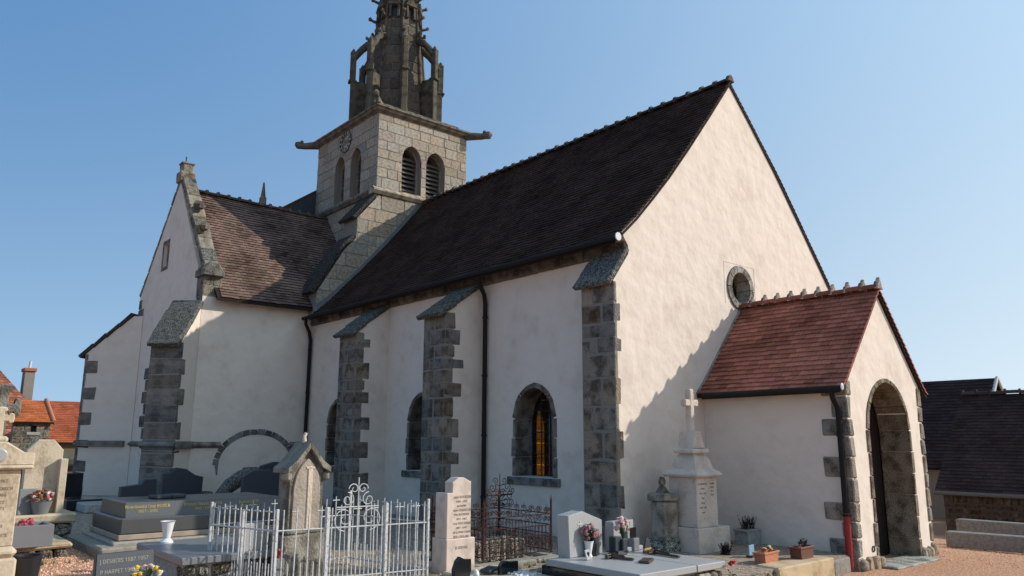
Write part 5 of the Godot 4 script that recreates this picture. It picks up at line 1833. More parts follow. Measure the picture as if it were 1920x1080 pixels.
func graves_middle() -> void:
	# pink headstone with carved names
	var b := at_y(838, 1077, YARD); var b2 := at_y(890, 1070, YARD)
	var z := b.z
	var w := b2.x - b.x
	var top: float = at_z(858, 896, z).y - YARD
	var mid: float = at_z(858, 1010, z).y - YARD
	var t := thing("pink_headstone", "pale pink stone headstone with carved names beside the rusty railing", "headstone", Vector3(b.x, YARD, z))
	block(t, "base", Vector3(-0.02, -0.05, -0.34), Vector3(w, mid, 0.0), M.pink_stone, 0.01)
	var g := Geo.new()
	g.slab(PackedVector2Array([Vector2(0.10, mid), Vector2(w - 0.05, mid), Vector2(w - 0.05, top - 0.06), Vector2(w * 0.62, top), Vector2(w * 0.42, top), Vector2(0.10, top - 0.06)]), Transform3D(Basis(), Vector3(0, 0, -0.10)), -0.12, 0.06, 0.008)
	part(g, "stone_face", M.pink_stone, t)
	block(t, "side_pillar", Vector3(0.0, mid, -0.30), Vector3(0.11, top - 0.20, -0.03), M.pink_stone, 0.008)
	var y := top - 0.26
	for k in [["Louis BOURDIN", 0.040], ["1865 - 1931", 0.032], ["sa famille", 0.030], ["Anne CHARLEUX", 0.034], ["Vve BOURDIN", 0.034], ["1871 - 1952", 0.030], ["Pierre DESCHAMPS", 0.036], ["1887 - 1947", 0.032], ["Marie LOUISE PARISSE", 0.032], ["NEE CHOLARD", 0.034], ["1888 - 1976", 0.032]]:
		text(k[0], k[1] * 0.85, M.cut_letter, t, Transform3D(Basis(), Vector3(w * 0.55, y, -0.039)))
		y -= 0.058
	text("JE REPOSE", 0.032, M.cut_letter, t, Transform3D(Basis(), Vector3(w * 0.5, mid - 0.12, 0.001)))
	# slabs and plaques at its foot
	t = thing("foot_slab", "low tan slab at the pink headstone's foot, strewn with white pebbles", "slab", Vector3(b.x, YARD, z + 0.45))
	block(t, "slab", Vector3(-0.1, -0.05, -0.43), Vector3(w + 0.35, 0.05, 0.9), M.limestone, 0.02)
	g = Geo.new()
	for i in 160:
		g.tint = shade(Color(1, 1, 1), 0.12)
		g.blob(Vector3(rng.randf_range(0.42, w + 0.3), 0.06, rng.randf_range(-0.1, 0.6)), Vector3(0.018, 0.012, 0.016) * rng.randf_range(0.7, 1.4), i, 0.2, 3, 5)
	var peb := part(g, "pebbles", M.white_pebble, t)
	peb.set_meta("kind", "stuff")
	var h := at_z(866, 1043, z + 0.85)
	t = thing("heart_plaque", "black polished heart-shaped plaque standing before the pink headstone", "plaque", Vector3(h.x, YARD + 0.05, z + 0.85), 0.1)
	var hy := h.y - YARD - 0.05
	g = Geo.new()
	g.slab(PackedVector2Array([Vector2(-0.09, 0), Vector2(0.10, 0), Vector2(0.145, hy * 0.4), Vector2(0.14, hy * 0.86), Vector2(0.02, hy * 0.90), Vector2(-0.045, hy), Vector2(-0.10, hy * 0.86), Vector2(-0.145, hy * 0.55), Vector2(-0.14, hy * 0.25)]), Transform3D(), -0.025, 0.025, 0.008)
	part(g, "plaque_face", M.granite_black, t)
	h = at_z(953, 1050, z + 0.7)
	t = thing("curved_plaque", "black polished plaque with wave-cut top standing by the rusty railing's kerb", "plaque", Vector3(h.x, YARD + 0.0, z + 0.7), 0.1)
	hy = h.y - YARD
	g = Geo.new()
	g.slab(PackedVector2Array([Vector2(-0.17, 0), Vector2(0.17, 0), Vector2(0.17, hy * 0.88), Vector2(0.02, hy * 0.92), Vector2(-0.06, hy), Vector2(-0.13, hy * 0.93), Vector2(-0.17, hy * 0.74)]), Transform3D(), -0.025, 0.025, 0.008)
	part(g, "plaque_face", M.granite_black, t)
	h = at_z(922, 1074, z + 0.6)
	t = thing("book_plaque", "small blue-grey open-book plaque between the two black plaques", "plaque", Vector3(h.x, YARD + 0.05, z + 0.55), 0.4)
	block(t, "left_page", Vector3(-0.13, 0.02, -0.08), Vector3(0, 0.07, 0.08), M.granite_blue, 0.015)
	block(t, "right_page", Vector3(0.005, 0.03, -0.08), Vector3(0.13, 0.08, 0.08), M.granite_blue, 0.015)
	g = Geo.new()
	g.lathe([Vector2(0, 0), Vector2(0.035, 0.02), Vector2(0.04, 0.06), Vector2(0.025, 0.10), Vector2(0, 0.115)], Vector3.ZERO, 12)
	h = at_z(893, 1076, z + 0.75)
	t = thing("porcelain_medallion", "small white porcelain medallion standing among the pebbles", "medallion", Vector3(h.x, YARD + 0.05, z + 0.75))
	part(g, "medallion_body", M.white_glaze, t)
	rusty_railing()

func scroll_pair(g: Geo, c: Vector3, u: Vector3, r: float, up := Vector3.UP) -> void:
	for s in [-1, 1]:
		g.tube(spiral(c + u * s * r, u * -s, up, r, 1.25, 0.0, 1.0, 14), 0.007, 0.005, 4)

func rusty_railing() -> void:
	var a := at_y(897, 1055, YARD + 0.06); var e := at_y(1043, 1042, YARD + 0.06)
	a.z = (a.z + e.z) / 2; e.z = a.z
	var deep := 1.25
	var t := thing("rusty_railing", "rusty wrought-iron grave railing with scrolls and a tall ornate cross", "railing", Vector3(a.x, YARD, a.z))
	var w := e.x - a.x
	var top: float = at_z(1043, 962, a.z).y - YARD
	var H: float = at_z(1043, 938, a.z).y - YARD
	# kerb stones
	for k in 3:
		block(t, "kerb_stone", Vector3(-0.18 + k * (w + 0.3) / 3, -0.05, -0.06), Vector3(-0.18 + (k + 1) * (w + 0.3) / 3 - 0.012, 0.06, 0.17), M.concrete, 0.02, shade(Color(0.85, 0.8, 0.7), 0.1), 0.008)
	block(t, "kerb_stone", Vector3(-0.18, -0.05, -deep - 0.1), Vector3(0.0, 0.055, -0.07), M.concrete, 0.02, Color(0.8, 0.76, 0.68), 0.008)
	block(t, "kerb_stone", Vector3(w, -0.05, -deep - 0.1), Vector3(w + 0.12, 0.055, -0.07), M.concrete, 0.02, Color(0.8, 0.76, 0.68), 0.008)
	var yb := 0.13
	for side in [[Vector3(0, 0, 0), Vector3(w, 0, 0)], [Vector3(0, 0, -deep), Vector3(w, 0, -deep)], [Vector3(0, 0, 0), Vector3(0, 0, -deep)], [Vector3(w, 0, 0), Vector3(w, 0, -deep)], [Vector3(-0.75, 0, -0.35), Vector3(0, 0, -0.35)]]:
		var p: Vector3 = side[0]; var q: Vector3 = side[1]
		var u := (q - p).normalized()
		var l := p.distance_to(q)
		for y in [yb, yb + 0.24, top - 0.16, top]:
			var g := Geo.new()
			g.tube([p + Vector3(0, y, 0), q + Vector3(0, y, 0)], 0.009, -1, 5)
			part(g, "rail", M.iron_rust, t)
		var n := int(l / 0.075)
		for i in n:
			var c := p.lerp(q, (i + 0.5) / n)
			var g := Geo.new()
			g.tube([c + Vector3(0, yb, 0), c + Vector3(0, top - 0.16, 0)], 0.006, -1, 5)
			part(g, "bar", M.iron_rust, t)
		var m := int(l / 0.17)
		for i in m:
			var c := p.lerp(q, (i + 0.5) / m)
			var g := Geo.new()
			scroll_pair(g, c + Vector3(0, top - 0.08, 0), u, 0.04)
			scroll_pair(g, c + Vector3(0, top + 0.055, 0), u, 0.034)
			g.tube([c + Vector3(0, top, 0), c + Vector3(0, top + 0.13, 0)], 0.007, 0.002, 4)
			scroll_pair(g, c + Vector3(0, yb + 0.12, 0), u, 0.042)
			scroll_pair(g, c + u * 0.08 + Vector3(0, yb + 0.06, 0), u, 0.028)
			part(g, "scroll", M.iron_rust, t)
	for p in [Vector3(0, 0, 0), Vector3(w, 0, 0), Vector3(0, 0, -deep), Vector3(w, 0, -deep)]:
		var g := Geo.new()
		g.chamfer(p + Vector3(0, H / 2 + 0.05, 0), Vector3(0.026, H - 0.10, 0.026), 0.004)
		g.lathe([Vector2(0.02, 0), Vector2(0.012, 0.03), Vector2(0, 0.10)], p + Vector3(0, H, 0), 6)
		part(g, "post", M.iron_rust, t)
	# ornate cross at the back
	var cx: float = at_z(937, 930, a.z - deep).x - a.x
	var ct: float = at_z(937, 888, a.z - deep).y - YARD
	var g := Geo.new()
	var c := Vector3(cx, 0, -deep)
	g.tube([c + Vector3(0, top - 0.2, 0), c + Vector3(0, ct, 0)], 0.018, 0.006, 6)
	g.tube([c + Vector3(-0.26, ct - 0.34, 0), c + Vector3(0.26, ct - 0.34, 0)], 0.014, -1, 6)
	part(g, "cross_bars", M.iron_rust, t)
	for s in [-1, 1]:
		for k in [[0.09, -0.12, 0.06], [0.16, -0.22, 0.075], [0.22, -0.36, 0.075], [0.12, -0.44, 0.085], [0.27, -0.28, 0.05], [0.06, -0.30, 0.06], [0.24, -0.47, 0.06]]:
			g = Geo.new()
			g.tube(spiral(c + Vector3(s * k[0], ct + k[1], 0), Vector3(s, 0, 0), Vector3.UP, k[2], 1.3, rng.randf_range(0, TAU), 1.0, 16), 0.008, 0.006, 4)
			part(g, "scroll", M.iron_rust, t)
			g = Geo.new()
			g.tube([c + Vector3(0, ct + k[1] - 0.08, 0), c + Vector3(s * k[0] * 0.6, ct + k[1] - 0.06, 0), c + Vector3(s * k[0], ct + k[1] - k[2] * 0.9, 0)], 0.007, 0.006, 4)
			part(g, "branch", M.iron_rust, t)
	# mossy kerbing of the grave inside
	var gi := thing("grave_border", "low mossy scalloped stone grave border inside the rusty railing", "grave", Vector3(a.x, YARD, a.z - 0.35))
	for k in 8:
		block(gi, "border_stone", Vector3(0.08 + k * 0.12, 0, -0.10), Vector3(0.08 + (k + 1) * 0.12 - 0.01, 0.30 + 0.05 * sin(k * 0.45), 0.10), M.mossy, 0.03, shade(Color(0.62, 0.56, 0.46), 0.15), 0.015)
	block(gi, "grave_fill", Vector3(0.05, 0, -0.8), Vector3(1.05, 0.16, -0.10), M.earth, 0.02)

func graves_right() -> void:
	var top := 0.50
	var n := at_y(1204, 1080, top); var l := at_y(1045, 1050, top); var r := at_y(1352, 1050, top)
	var x0 := (n.x + l.x) / 2; var x1 := r.x; var z1 := (n.z + r.z) / 2; var z0 := l.z
	var t := thing("family_tomb", "broad light granite ledger tomb laid in two slabs, crowded with vases and plaques", "tomb", Vector3(x0, 0, z1))
	var w := x1 - x0; var d := z0 - z1 - 0.18
	block(t, "slab", Vector3(0, top - 0.085, d), Vector3(w * 0.64, top, 0), M.granite_light, 0.01)
	block(t, "slab", Vector3(w * 0.64 + 0.012, top - 0.087, d), Vector3(w, top - 0.002, 0), M.granite_light, 0.01)
	block(t, "dark_base", Vector3(0.02, 0.0, d - 0.1), Vector3(0.10, top - 0.088, -0.10), M.granite_black, 0.01)
	block(t, "bed", Vector3(0.11, 0.0, d + 0.03), Vector3(w - 0.03, top - 0.09, -0.12), M.concrete, 0.0)
	for row in 2:
		var x := 0.08
		while x < w - 0.05:
			var k := rng.randf_range(0.14, 0.28)
			block(t, "rubble_stone", Vector3(x, row * 0.205 - 0.02, -0.3), Vector3(minf(x + k, w - 0.02) - 0.014, row * 0.205 + 0.17, -0.04 + rng.randf_range(-0.02, 0.02)), M.rubble, 0.03, shade(Color(0.42, 0.37, 0.29), 0.2), 0.015)
			x += k
	# headstones at its back edge
	var p := at_y(1062, 1041, top); var zz := z0 - 0.03
	var hx: float = at_z(1060, 1030, zz).x; var hx1: float = at_z(1134, 1030, zz).x
	var hw := hx1 - hx
	var hy: float = at_z(1087, 959, zz).y - top; var hl: float = at_z(1062, 967, zz).y - top; var hr: float = at_z(1133, 975, zz).y - top
	t = thing("peaked_headstone", "light grey granite headstone with off-centre peak on the ledger tomb", "headstone", Vector3(hx, top + 0.001, zz), 0.12)
	var g := Geo.new()
	g.slab(PackedVector2Array([Vector2(0.03, 0), Vector2(hw, 0), Vector2(hw, hr), Vector2(hw * 0.42, hy), Vector2(0, hl), Vector2(0.0, hl - 0.06)]), Transform3D(), -0.14, 0.05, 0.01)
	var face := part(g, "stone_face", M.granite_light, t)
	g = Geo.new()
	g.chamfer(Vector3(hw * 0.33, hy * 0.68, 0.053), Vector3(0.014, 0.13, 0.01), 0.002)
	g.chamfer(Vector3(hw * 0.33, hy * 0.72, 0.053), Vector3(0.09, 0.014, 0.01), 0.002)
	part(g, "cross_emblem", M.white_letter, face)
	hx = at_z(1146, 1030, zz).x; hx1 = at_z(1191, 1030, zz).x
	t = thing("square_headstone", "small square light granite headstone behind the vase of pink roses", "headstone", Vector3(hx, top + 0.001, zz), 0.12)
	block(t, "stone_face", Vector3(0, 0, -0.10), Vector3(hx1 - hx, at_z(1150, 978, zz).y - top, 0.04), M.granite_light, 0.01)
	block(t, "plinth", Vector3(0.02, 0, 0.041), Vector3(hx1 - hx + 0.05, 0.06, 0.16), M.granite_light, 0.01)
	var spot := func(px: float, py: float) -> Vector3:
		return at_y(px, py, top)
	# dark granite block between them
	p = at_z(1139, 1030, zz + 0.02)
	t = thing("stone_jardiniere", "narrow dark granite block jardiniere between the two light headstones", "planter", Vector3(p.x, top + 0.001, zz + 0.16))
	block(t, "jardiniere_body", Vector3(-0.06, 0, -0.06), Vector3(0.07, at_z(1139, 1006, zz + 0.1).y - top, 0.06), M.granite_blue, 0.008)
	block(t, "jardiniere_foot", Vector3(-0.08, 0, 0.061), Vector3(0.12, 0.06, 0.12), M.granite_black, 0.008)
	# pink flowers in a vase, framed heart in front
	p = spot.call(1099, 1043)
	t = thing("glass_vase", "pale vase overflowing with faded pink flowers before the peaked headstone", "flowers", Vector3(p.x, top + 0.001, p.z + 0.05))
	g = Geo.new()
	g.lathe([Vector2(0, 0), Vector2(0.05, 0), Vector2(0.035, 0.04), Vector2(0.06, 0.17), Vector2(0.07, 0.20), Vector2(0.05, 0.18)], Vector3.ZERO, 14)
	part(g, "vase_body", M.white_glaze, t)
	flowers(t, Vector3(0.0, 0.30, 0), Vector3(0.12, 0.13, 0.10), [Color(0.44, 0.17, 0.20), Color(0.42, 0.29, 0.28), Color(0.36, 0.31, 0.27), Color(0.46, 0.25, 0.26)], 46, 0.026, 60, 0.12)
	p = spot.call(1112, 1042)
	t = thing("dark_vase", "dark bulbous vase with a few pink flowers beside the pale vase", "vase", Vector3(p.x, top + 0.001, p.z + 0.02))
	g = Geo.new()
	g.lathe([Vector2(0, 0), Vector2(0.045, 0), Vector2(0.065, 0.16), Vector2(0.055, 0.23), Vector2(0.045, 0.21)], Vector3.ZERO, 14)
	part(g, "vase_body", M.black_plastic, t)
	flowers(t, Vector3(0.03, 0.26, 0), Vector3(0.07, 0.05, 0.06), [Color(0.6, 0.2, 0.26)], 10, 0.022, 25)
	p = spot.call(1097, 1048)
	t = thing("framed_plaque", "small pale framed plaque with dark heart leaning at the pale vase", "plaque", Vector3(p.x - 0.03, top + 0.001, p.z + 0.10), 0.3)
	var lean := Basis(Vector3.RIGHT, -0.25)
	g = Geo.new()
	g.chamfer(lean * Vector3(0, 0.065, 0), Vector3(0.13, 0.13, 0.015), 0.004, lean)
	var fp := part(g, "tablet", M.granite_light, t)
	g = Geo.new()
	g.slab(PackedVector2Array([Vector2(0, 0.04), Vector2(0.035, 0.08), Vector2(0.02, 0.10), Vector2(0, 0.09), Vector2(-0.02, 0.10), Vector2(-0.035, 0.08)]), Transform3D(lean, Vector3.ZERO), 0.006, 0.011)
	part(g, "heart_emblem", M.granite_black, fp)
	# roses
	p = spot.call(1168, 1039)
	t = thing("rose_vase", "square dark vase of pale pink roses before the square headstone", "flowers", Vector3(p.x, top + 0.001, p.z))
	block(t, "vase_body", Vector3(-0.05, 0, -0.05), Vector3(0.05, 0.20, 0.05), M.granite_blue, 0.01)
	flowers(t, Vector3(0.01, 0.36, 0), Vector3(0.12, 0.13, 0.10), [Color(0.72, 0.45, 0.42), Color(0.78, 0.60, 0.55), Color(0.62, 0.34, 0.34)], 24, 0.026, 60, 0.18)
	# photograph plaque and others
	p = spot.call(1199, 1034)
	t = thing("portrait_plaque", "dark square portrait plaque raised on a grey block", "plaque", Vector3(p.x, top + 0.001, p.z - 0.1), 0.2)
	block(t, "block", Vector3(-0.08, 0, -0.05), Vector3(0.08, 0.17, 0.05), M.granite, 0.01)
	block(t, "portrait", Vector3(-0.075, 0.172, -0.02), Vector3(0.065, 0.31, 0.01), M.granite_black, 0.005)
	p = spot.call(1214, 1036)
	t = thing("mountain_plaque", "small pointed plaque painted blue and yellow beside the portrait plaque", "plaque", Vector3(p.x, top + 0.001, p.z), 0.2)
	g = Geo.new()
	g.slab(PackedVector2Array([Vector2(-0.10, 0.06), Vector2(0.10, 0.06), Vector2(0.05, 0.17), Vector2(0.0, 0.21), Vector2(-0.05, 0.17)]), Transform3D(), -0.012, 0.012, 0.004)
	part(g, "picture_peak", M.granite_blue, t)
	block(t, "picture_field", Vector3(-0.10, 0.035, -0.011), Vector3(0.10, 0.059, 0.011), M.gilt, 0.002)
	block(t, "picture_foot", Vector3(-0.11, 0, -0.013), Vector3(0.11, 0.034, 0.013), M.granite_blue, 0.002)
	# bronze crosses lying on the slab
	for k in [[1135, 1046, 1188, 1052, "bronze crucifix lying flat on the ledger tomb beside the dark vase"], [1215, 1037, 1274, 1047, "bronze crucifix lying flat on the ledger tomb near the painted plaque"]]:
		var a: Vector3 = spot.call(k[0], k[1]); var b: Vector3 = spot.call(k[2], k[3])
		t = thing("bronze_crucifix", k[4], "crucifix", Vector3(a.x, top + 0.001, a.z))
		var dd := b - a
		dd.y = 0
		var u := dd.normalized()
		var s := u.cross(Vector3.UP)
		g = Geo.new()
		g.chamfer(dd / 2 + Vector3(0, 0.02, 0), Vector3(dd.length(), 0.03, 0.05), 0.008, Basis(u, Vector3.UP, s))
		g.chamfer(dd * 0.22 + Vector3(0, 0.024, 0), Vector3(0.05, 0.03, 0.26), 0.008, Basis(u, Vector3.UP, s))
		part(g, "cross_bars", M.bronze, t)
		g = Geo.new()
		g.tube([dd * 0.12 + Vector3(0, 0.05, 0), dd * 0.28 + Vector3(0, 0.055, 0), dd * 0.5 + Vector3(0, 0.05, 0), dd * 0.7 + Vector3(0, 0.045, 0)], 0.018, 0.010, 6)
		g.tube([dd * 0.20 + Vector3(0, 0.05, 0) + s * 0.10, dd * 0.24 + Vector3(0, 0.055, 0), dd * 0.20 + Vector3(0, 0.05, 0) - s * 0.10], 0.009, -1, 5)
		part(g, "figure", M.bronze, t)
	p = spot.call(1212, 1054)
	t = thing("bronze_book", "small bronze open book lying on the ledger tomb between the crucifixes", "plaque", Vector3(p.x, top + 0.001, p.z), 0.5)
	block(t, "left_page", Vector3(-0.15, 0, -0.07), Vector3(-0.003, 0.035, 0.07), M.bronze, 0.01)
	block(t, "right_page", Vector3(0.003, 0, -0.07), Vector3(0.15, 0.035, 0.07), M.bronze, 0.01)
	# red flower bunch at the slab's corner
	p = at_y(1357, 1078, 0.12)
	t = thing("dried_bunch", "dry bunch of red flowers at the ledger tomb's corner", "flowers", Vector3(x1 + 0.05, 0.0, z1 + 0.06))
	g = Geo.new()
	g.lathe([Vector2(0, 0), Vector2(0.05, 0), Vector2(0.06, 0.2), Vector2(0.04, 0.2)], Vector3.ZERO, 10)
	part(g, "pot", M.brown_plastic, t)
	flowers(t, Vector3(0, 0.28, 0), Vector3(0.06, 0.14, 0.06), [Color(0.34, 0.28, 0.18)], 12, 0.016, 90)
	flowers(t, Vector3(0, 0.47, 0), Vector3(0.04, 0.04, 0.04), [Color(0.45, 0.02, 0.03)], 7, 0.02, 5)
	# dark rustic stele with a small cross
	var q := at_y(1250, 1037, YARD); var q2 := at_y(1284, 1035, YARD)
	t = thing("rustic_stele", "dark weathered stele with squared cap and small trefoil cross, beside the tall monument", "grave", Vector3(q.x, YARD, q.z))
	var sw := q2.x - q.x
	var sh: float = at_z(1262, 925, q.z).y - YARD
	block(t, "shaft", Vector3(0, -0.05, -0.32), Vector3(sw, sh - 0.12, 0), M.stained_stone, 0.02, Color(0.75, 0.72, 0.68), 0.012)
	block(t, "cap", Vector3(-0.03, sh - 0.12, -0.35), Vector3(sw + 0.03, sh, 0.03), M.stained_stone, 0.02, Color(0.8, 0.77, 0.72), 0.012)
	block(t, "moss_foot", Vector3(-0.01, -0.05, -0.33), Vector3(sw + 0.02, 0.22, 0.02), M.mossy, 0.03, Color(0.5, 0.5, 0.42), 0.02)
	g = Geo.new()
	g.tint = Color(0.5, 0.48, 0.45)
	g.slab(PackedVector2Array([Vector2(0.0, sh), Vector2(sw * 0.75, sh), Vector2(sw * 0.38, sh + 0.12)]), Transform3D(), -0.2, -0.08, 0.01)
	cross_shape(g, Vector3(sw * 0.38, sh + 0.04, -0.14), 0.21, 0.055, 0.05, 0.05, 0.45)
	part(g, "cross", M.stained_stone, t)
	# tall monument with a cross against the porch
	q = at_y(1312, 1038, YARD); q2 = at_y(1373, 1031, YARD)
	var mz := q.z
	t = thing("cross_monument", "tall pale stone monument with moulded pedestal and cross between gable and porch", "monument", Vector3(q.x, YARD, mz))
	var mw := q2.x - q.x
	var cy := func(py: float) -> float:
		return at_z(1330, py, mz - 0.2).y - YARD
	var md := 0.62
	var pw := mw * 0.76
	var c1: float = cy.call(893.0); var c0: float = cy.call(884.0)
	block(t, "base_block", Vector3(-0.04, -0.05, -md - 0.04), Vector3(mw + 0.04, cy.call(985.0), 0.04), M.white_stone, 0.015)
	block(t, "pedestal", Vector3(0.03, cy.call(985.0), -md + 0.03), Vector3(pw, c1, -0.03), M.white_stone, 0.012)
	block(t, "cornice", Vector3(-0.05, c1, -md - 0.05), Vector3(pw + 0.08, c0, 0.05), M.white_stone, 0.03)
	# stepped pyramid block
	g = Geo.new()
	var ring := [[-0.02, c0], [0.06, c0 + 0.05], [0.10, cy.call(862.0)], [0.17, cy.call(850.0)]]
	for i in 3:
		var A := []; var B := []
		for s in [[0, 0], [1, 0], [1, -1], [0, -1]]:
			var i0: float = ring[i][0]; var i1: float = ring[i + 1][0]
			A.append(Vector3(lerpf(i0, pw + 0.03 - i0, s[0]), ring[i][1], -i0 if s[1] == 0 else -md + i0))
			B.append(Vector3(lerpf(i1, pw + 0.03 - i1, s[0]), ring[i + 1][1], -i1 if s[1] == 0 else -md + i1))
		for k in 4:
			g.quad(A[k], A[(k + 1) % 4], B[(k + 1) % 4], B[k])
	part(g, "tapered_block", M.white_stone, t)
	var u0: float = cy.call(850.0); var u1: float = cy.call(841.0); var u2: float = cy.call(815.0)
	block(t, "upper_cornice", Vector3(0.09, u0, -md + 0.10), Vector3(pw - 0.06, u1, -0.10), M.white_stone, 0.02)
	g = Geo.new()
	var xm := (pw + 0.03) / 2; var zm := -md / 2
	for i in 1:
		g.slab(PackedVector2Array([Vector2(xm - 0.17, u1), Vector2(xm + 0.17, u1), Vector2(xm + 0.10, u2 - 0.03), Vector2(xm + 0.075, u2 + 0.05), Vector2(xm - 0.075, u2 + 0.05), Vector2(xm - 0.10, u2 - 0.03)]), Transform3D(Basis(), Vector3(0, 0, zm)), -0.16, 0.16, 0.02)
	part(g, "cross_foot", M.white_stone, t)
	var ut: float = cy.call(731.0); var ua: float = cy.call(757.0)
	g = Geo.new()
	g.chamfer(Vector3(xm, (u2 + ut) / 2, zm), Vector3(0.12, ut - u2, 0.12), 0.02)
	g.chamfer(Vector3(xm, ua, zm), Vector3(0.37, 0.12, 0.115), 0.02)
	part(g, "cross", M.white_stone, t)
	var ly: float = cy.call(905.0)
	for k in ["A LA MEMOIRE", "Claude", "1914 - 1918", "Jean", "Pierre", "1939 - 1945", "Louis"]:
		text(k, 0.026, M.cut_letter, t, Transform3D(Basis(), Vector3(pw * 0.32, ly, -0.029)))
		ly -= 0.075
	ly = cy.call(905.0)
	for k in ["Famille", "FORET", "1911", "1923"]:
		text(k, 0.028, M.cut_letter, t, Transform3D(Basis(), Vector3(pw * 0.76, ly, -0.029)))
		ly -= 0.06
	# planters round it
	q = at_y(1393, 1019, YARD)
	t = thing("heather_trough", "grey concrete trough of dark heather beside the tall monument", "planter", Vector3(q.x, YARD, q.z + 0.1))
	trough(t, Vector3(0.40, 0.26, 0.26), M.concrete)
	spikes(t, Vector3(0, 0.26, 0), 0.18, 0.10, 0.22, 60, Color(0.035, 0.035, 0.02))
	q = at_y(1296, 1030, YARD)
	t = thing("dark_plant_pot", "grey pot with dark dry plant between stele and monument", "planter", Vector3(q.x - 0.02, YARD, q.z - 0.05))
	trough(t, Vector3(0.26, 0.24, 0.2), M.concrete)
	spikes(t, Vector3(0, 0.24, 0), 0.11, 0.08, 0.18, 50, Color(0.05, 0.03, 0.02))
	q = at_y(1360, 1040, YARD)
	t = thing("withered_plant", "small withered plant on the ground before the tall monument", "plant", Vector3(q.x, YARD, q.z))
	spikes(t, Vector3(0, 0, 0), 0.10, 0.08, 0.20, 70, Color(0.045, 0.03, 0.022))
	q = at_y(1447, 1057, YARD)
	t = thing("terracotta_planter", "bright terracotta planter with yellow and red pansies on the kerb wall", "planter", Vector3(q.x, YARD, q.z - 0.08), 0.08)
	trough(t, Vector3(0.42, 0.17, 0.17), M.terracotta)
	flowers(t, Vector3(0.02, 0.19, 0), Vector3(0.14, 0.05, 0.06), [Color(0.75, 0.48, 0.03), Color(0.6, 0.12, 0.05), Color(0.75, 0.72, 0.68)], 10, 0.022, 40)
	q = at_y(1510, 1050, YARD)
	t = thing("brown_planter", "brown plastic planter with dried plants by the porch wall", "planter", Vector3(q.x, YARD, q.z - 0.05), 0.05)
	trough(t, Vector3(0.40, 0.20, 0.18), M.brown_plastic)
	spikes(t, Vector3(0.05, 0.2, 0), 0.14, 0.05, 0.10, 25, Color(0.04, 0.02, 0.02))
	q = at_y(1420, 1046, YARD)
	t = thing("blue_plaque", "small pale blue plaque on a dark stand behind the terracotta planter", "plaque", Vector3(q.x, YARD, q.z - 0.1), 0.2)
	block(t, "tablet", Vector3(-0.10, 0.03, -0.01), Vector3(0.10, 0.18, 0.01), M.blue_enamel, 0.004)
	block(t, "stand", Vector3(-0.10, 0, -0.05), Vector3(0.10, 0.028, 0.05), M.black_plastic, 0.004)

func trough(t: Node3D, s: Vector3, m: Material) -> void:
	var g := Geo.new()
	for k in [1, -1]:
		g.slab(PackedVector2Array([Vector2(-s.x / 2 + 0.02, 0), Vector2(s.x / 2 - 0.02, 0), Vector2(s.x / 2, s.y - 0.03), Vector2(-s.x / 2, s.y - 0.03)]), Transform3D(Basis(), Vector3(0, 0, k * (s.z / 2 - 0.012))), -0.012, 0.012)
		g.slab(PackedVector2Array([Vector2(-s.z / 2 + 0.025, 0), Vector2(s.z / 2 - 0.025, 0), Vector2(s.z / 2 - 0.025, s.y - 0.03), Vector2(-s.z / 2 + 0.025, s.y - 0.03)]), Transform3D(Basis(Vector3(0, 0, -1), Vector3.UP, Vector3(1, 0, 0)), Vector3(k * (s.x / 2 - 0.025), 0, 0)), -0.01, 0.012)
	part(g, "trough_body", m, t)
	g = Geo.new()
	for k in [1, -1]:
		g.chamfer(Vector3(0, s.y - 0.018, k * (s.z / 2)), Vector3(s.x + 0.05, 0.034, 0.03), 0.008)
		g.chamfer(Vector3(k * (s.x / 2 + 0.01), s.y - 0.018, 0), Vector3(0.03, 0.034, s.z - 0.032), 0.008)
	part(g, "rim", m, t)
	block(t, "soil", Vector3(-s.x / 2 + 0.04, 0.01, -s.z / 2 + 0.026), Vector3(s.x / 2 - 0.04, s.y - 0.04, s.z / 2 - 0.026), M.earth, 0.0)

func spikes(t: Node3D, at: Vector3, rx: float, rz: float, h: float, n: int, tint: Color) -> void:
	var g := Geo.new()
	for i in n:
		g.tint = shade(tint, 0.4)
		var b := at + Vector3(rng.randf_range(-rx, rx) * 0.7, 0, rng.randf_range(-rz, rz) * 0.7)
		var d := Vector3(rng.randf_range(-0.5, 0.5), 1, rng.randf_range(-0.5, 0.5)).normalized()
		var l := h * rng.randf_range(0.4, 1.0)
		g.tube([b, b + d * l * 0.6, b + d * l], 0.004, 0.002, 3, false)
		for k in 4:
			var p := b + d * l * rng.randf_range(0.3, 1.0)
			var o := Vector3(rng.randf_range(-1, 1), rng.randf_range(0, 1), rng.randf_range(-1, 1)).normalized() * 0.035
			var s := o.cross(Vector3.UP).normalized() * 0.010
			g.tri(p - s, p + s, p + o)
	part(g, "foliage", M.leaf, t)

# ---------------------------------------------------------------- ground and surroundings
func ground_level(x: float) -> float:
	return -0.078 * clampf(x - 16.0, 0.0, 9.0)

